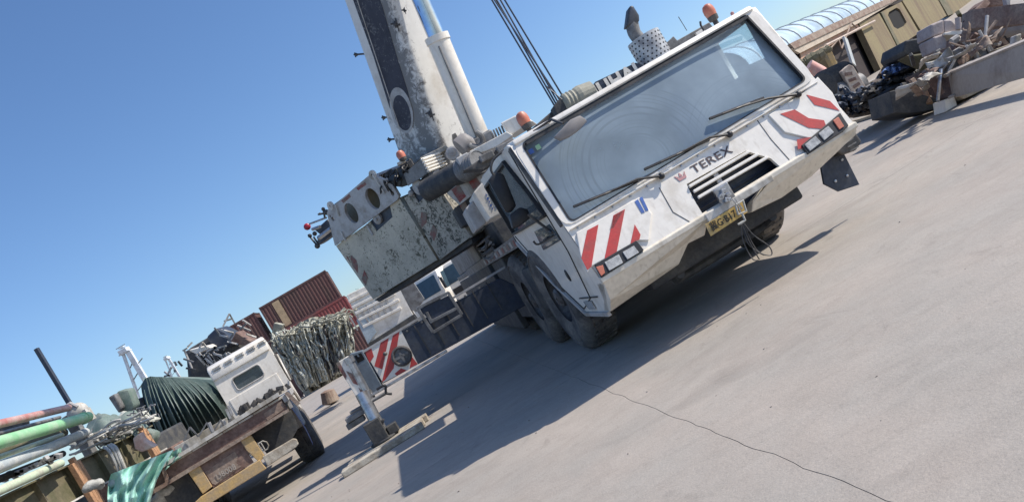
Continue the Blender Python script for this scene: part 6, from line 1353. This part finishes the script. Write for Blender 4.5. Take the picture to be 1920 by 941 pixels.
slab('rust_angle', [(1832, 78), (1842, 74), (1850, 98), (1836, 106), (1830, 92)], 12.4, .15, M_rust, 'short brown channel piece leaning in the heap', 'steel piece', .015)
slab('rusty_slab', [(1790, 60), (1960, 30), (1960, 150), (1880, 178), (1800, 178), (1780, 150)], [14, 13, 12.6, 13.2, 13.4, 13.6], .8, M_brown, 'dark brown slab of steel filling the middle of the heap', 'scrap', .05)
slab('dark_bin', [(1862, 166), (1960, 128), (1960, 160), (1890, 200)], [12.3, 11.2, 11.2, 12.3], .8, M_navy, 'dark bin in the shade beneath the long grey beam', 'bin', .03)
for k in range(26):
    x, y = rr.uniform(1700, 1900), rr.uniform(95, 172)
    y = max(y, 100) if x < 1790 else y*.6+20
    m = MB(); a = at(x, y, rr.uniform(12.2, 12.9)); a.z = max(a.z, .1); m.obox(a, (rr.uniform(.08, .4), rr.uniform(.04, .12), rr.uniform(.015, .07)), Matrix.Rotation(rr.random()*3, 3, 'Z') @ Matrix.Rotation(rr.random()*2, 3, 'Y'))
    solo('scrap_piece', m, [M_rust, M_brown, M_grey, M_blackm, M_lgrey][k % 5], 'small loose piece of scrap metal lying in the heap', 'scrap', 'loose scrap pieces', bev=.008)
for k, (x, y, D) in enumerate(((1500, 310, 17), (1640, 235, 15), (1610, 250, 14), (1668, 228, 13.5))): pass
for k, (a, b, D, w_, m_, lab) in enumerate((((1742, 128), (1800, 92), 13.0, .05, M_lgrey, 'pale bar leaning on the olive plate of the heap'), ((1800, 118), (1880, 60), 12.3, .07, M_rust, 'rusty bar sloping up behind the cast bracket'),
      ((1815, 132), (1900, 104), 12.2, .06, M_beamg, 'grey bar lying along the top of the long grey beam'), ((1700, 150), (1772, 118), 13.4, .05, M_rust, 'rusty bar across the cable heap'), ((1728, 176), (1736, 138), 13.2, .1, M_rust, 'rusty red short post standing in the cable heap'),
      ((1745, 196), (1722, 150), 13.0, .09, M_timber, 'orange brown timber stuck upright in the cable heap'), ((1690, 160), (1760, 152), 13.6, .05, M_grey, 'grey bar lying low on the cable heap'), ((1812, 44), (1850, 4), 13.6, .08, M_brown, 'brown strut beside the hopper plate'),
      ((1850, 74), (1895, 60), 12.5, .05, M_lgrey, 'pale bar in the hollow under the rusty beam'), ((1822, 100), (1870, 118), 12.3, .05, M_whited, 'short white bar in the hollow of the heap'), ((1796, 24), (1820, 60), 13.8, .07, M_olive, 'olive strut left of the rusty plate beam'))):
    m = MB(); m.beam(at(*a, D), at(*b, D+.3), w_, w_*1.4); solo('scrap_bar', m, m_, lab, 'scrap bar', G, bev=.006)
slab('pale_channel', [(1838, 60), (1960, 40), (1960, 56), (1842, 74)], [12.9, 11.6, 11.6, 12.9], .25, M_beamg, 'pale grey channel under the broad rusty plate beam', 'steel beam', .01)
slab('pale_slab', [(1812, 118), (1880, 92), (1884, 104), (1818, 132)], 12.15, .3, M_lgrey, 'pale slab lying on the long grey beam beside the cast bracket', 'steel plate', .01)
slab('tan_plate', [(1868, 92), (1902, 80), (1904, 100), (1872, 110)], 12.0, .2, M_pallet, 'tan plate beside the short concrete post', 'steel plate', .01)
rb_ = random.Random(77)
for k in range(16):
    x = rb_.uniform(1705, 1900); y = rb_.uniform(60, 100) if x > 1800 else rb_.uniform(110, 168); c = at(x, y, rb_.uniform(12.0, 12.9)); c.z = max(c.z, .15)
    R3 = Matrix.Rotation(rb_.random()*6, 3, 'Z') @ Matrix.Rotation(rb_.uniform(.2, 1.4), 3, 'X'); L1, L2, cv = rb_.uniform(.2, .5), rb_.uniform(.12, .26), rb_.uniform(-2.2, 2.2)
    m = MB(); m.grid(lambda u, v: c+R3 @ V(((u-.5)*L1, (v-.5)*L2*(1-.3*math.sin(u*5)), .06*math.sin(cv*u*2)+.04*noise.noise(V((u*4, v*4, k))))), 10, 6)
    o = solo('bent_sheet', m, [M_rust, M_brown, M_lgrey, M_beamg, M_whited][k % 5], 'small torn and bent sheet of metal in the scrap heap', 'metal sheet', 'bent sheets in the scrap heap', smooth=True)
    sd_ = o.modifiers.new('thickness', 'SOLIDIFY'); sd_.thickness = .008
for k in range(10):
    x = rb_.uniform(1700, 1890); y = rb_.uniform(62, 100) if x > 1800 else rb_.uniform(105, 165); c = at(x, y, 12.2); d = V((rb_.uniform(-1, 1), rb_.uniform(-.3, .3), rb_.uniform(-.1, .7))).normalized()*rb_.uniform(.2, .6)
    c.z = max(c.z, .2); m = MB(); m.tube([c-d/2, c, c+d/2+V((0, 0, rb_.uniform(-.1, .1)))], rb_.uniform(.012, .03), 8); solo('pipe_offcut', m, [M_rust, M_steel, M_lgrey][k % 3], 'thin pipe offcut sticking out of the scrap heap', 'pipe', 'pipe offcuts in the scrap heap', smooth=True)
# small debris on the ground
m = MB()
for k in range(520):
    x, y = rr.uniform(-12, 14), rr.uniform(3, 26); s = rr.uniform(.003, .009)
    m.obox((x, y, s*.4), (s*2, s*1.4, s), Matrix.Rotation(rr.random()*3, 3, 'Z'))
solo('ground_grit', m, M_beamg, 'scattered grit and chips on the concrete', 'grit', kind='stuff')
for k, (a, b) in enumerate((((1528, 262), (1590, 240)), ((1555, 225), (1600, 205)), ((1580, 238), (1650, 216)))):
    p, q = gd(*a), gd(*b); m = MB(); m.beam(p+V((0, 0, .04)), q+V((0, 0, .04)), .12, .07); solo('timber_batten', m, M_pallet, ['pale batten on the ground nearest the crane cab corner', 'pale batten on the ground by the winch', 'pale batten on the ground before the cable heap'][k], 'timber', 'battens on the ground', bev=.01)
bpy.context.view_layer.update()
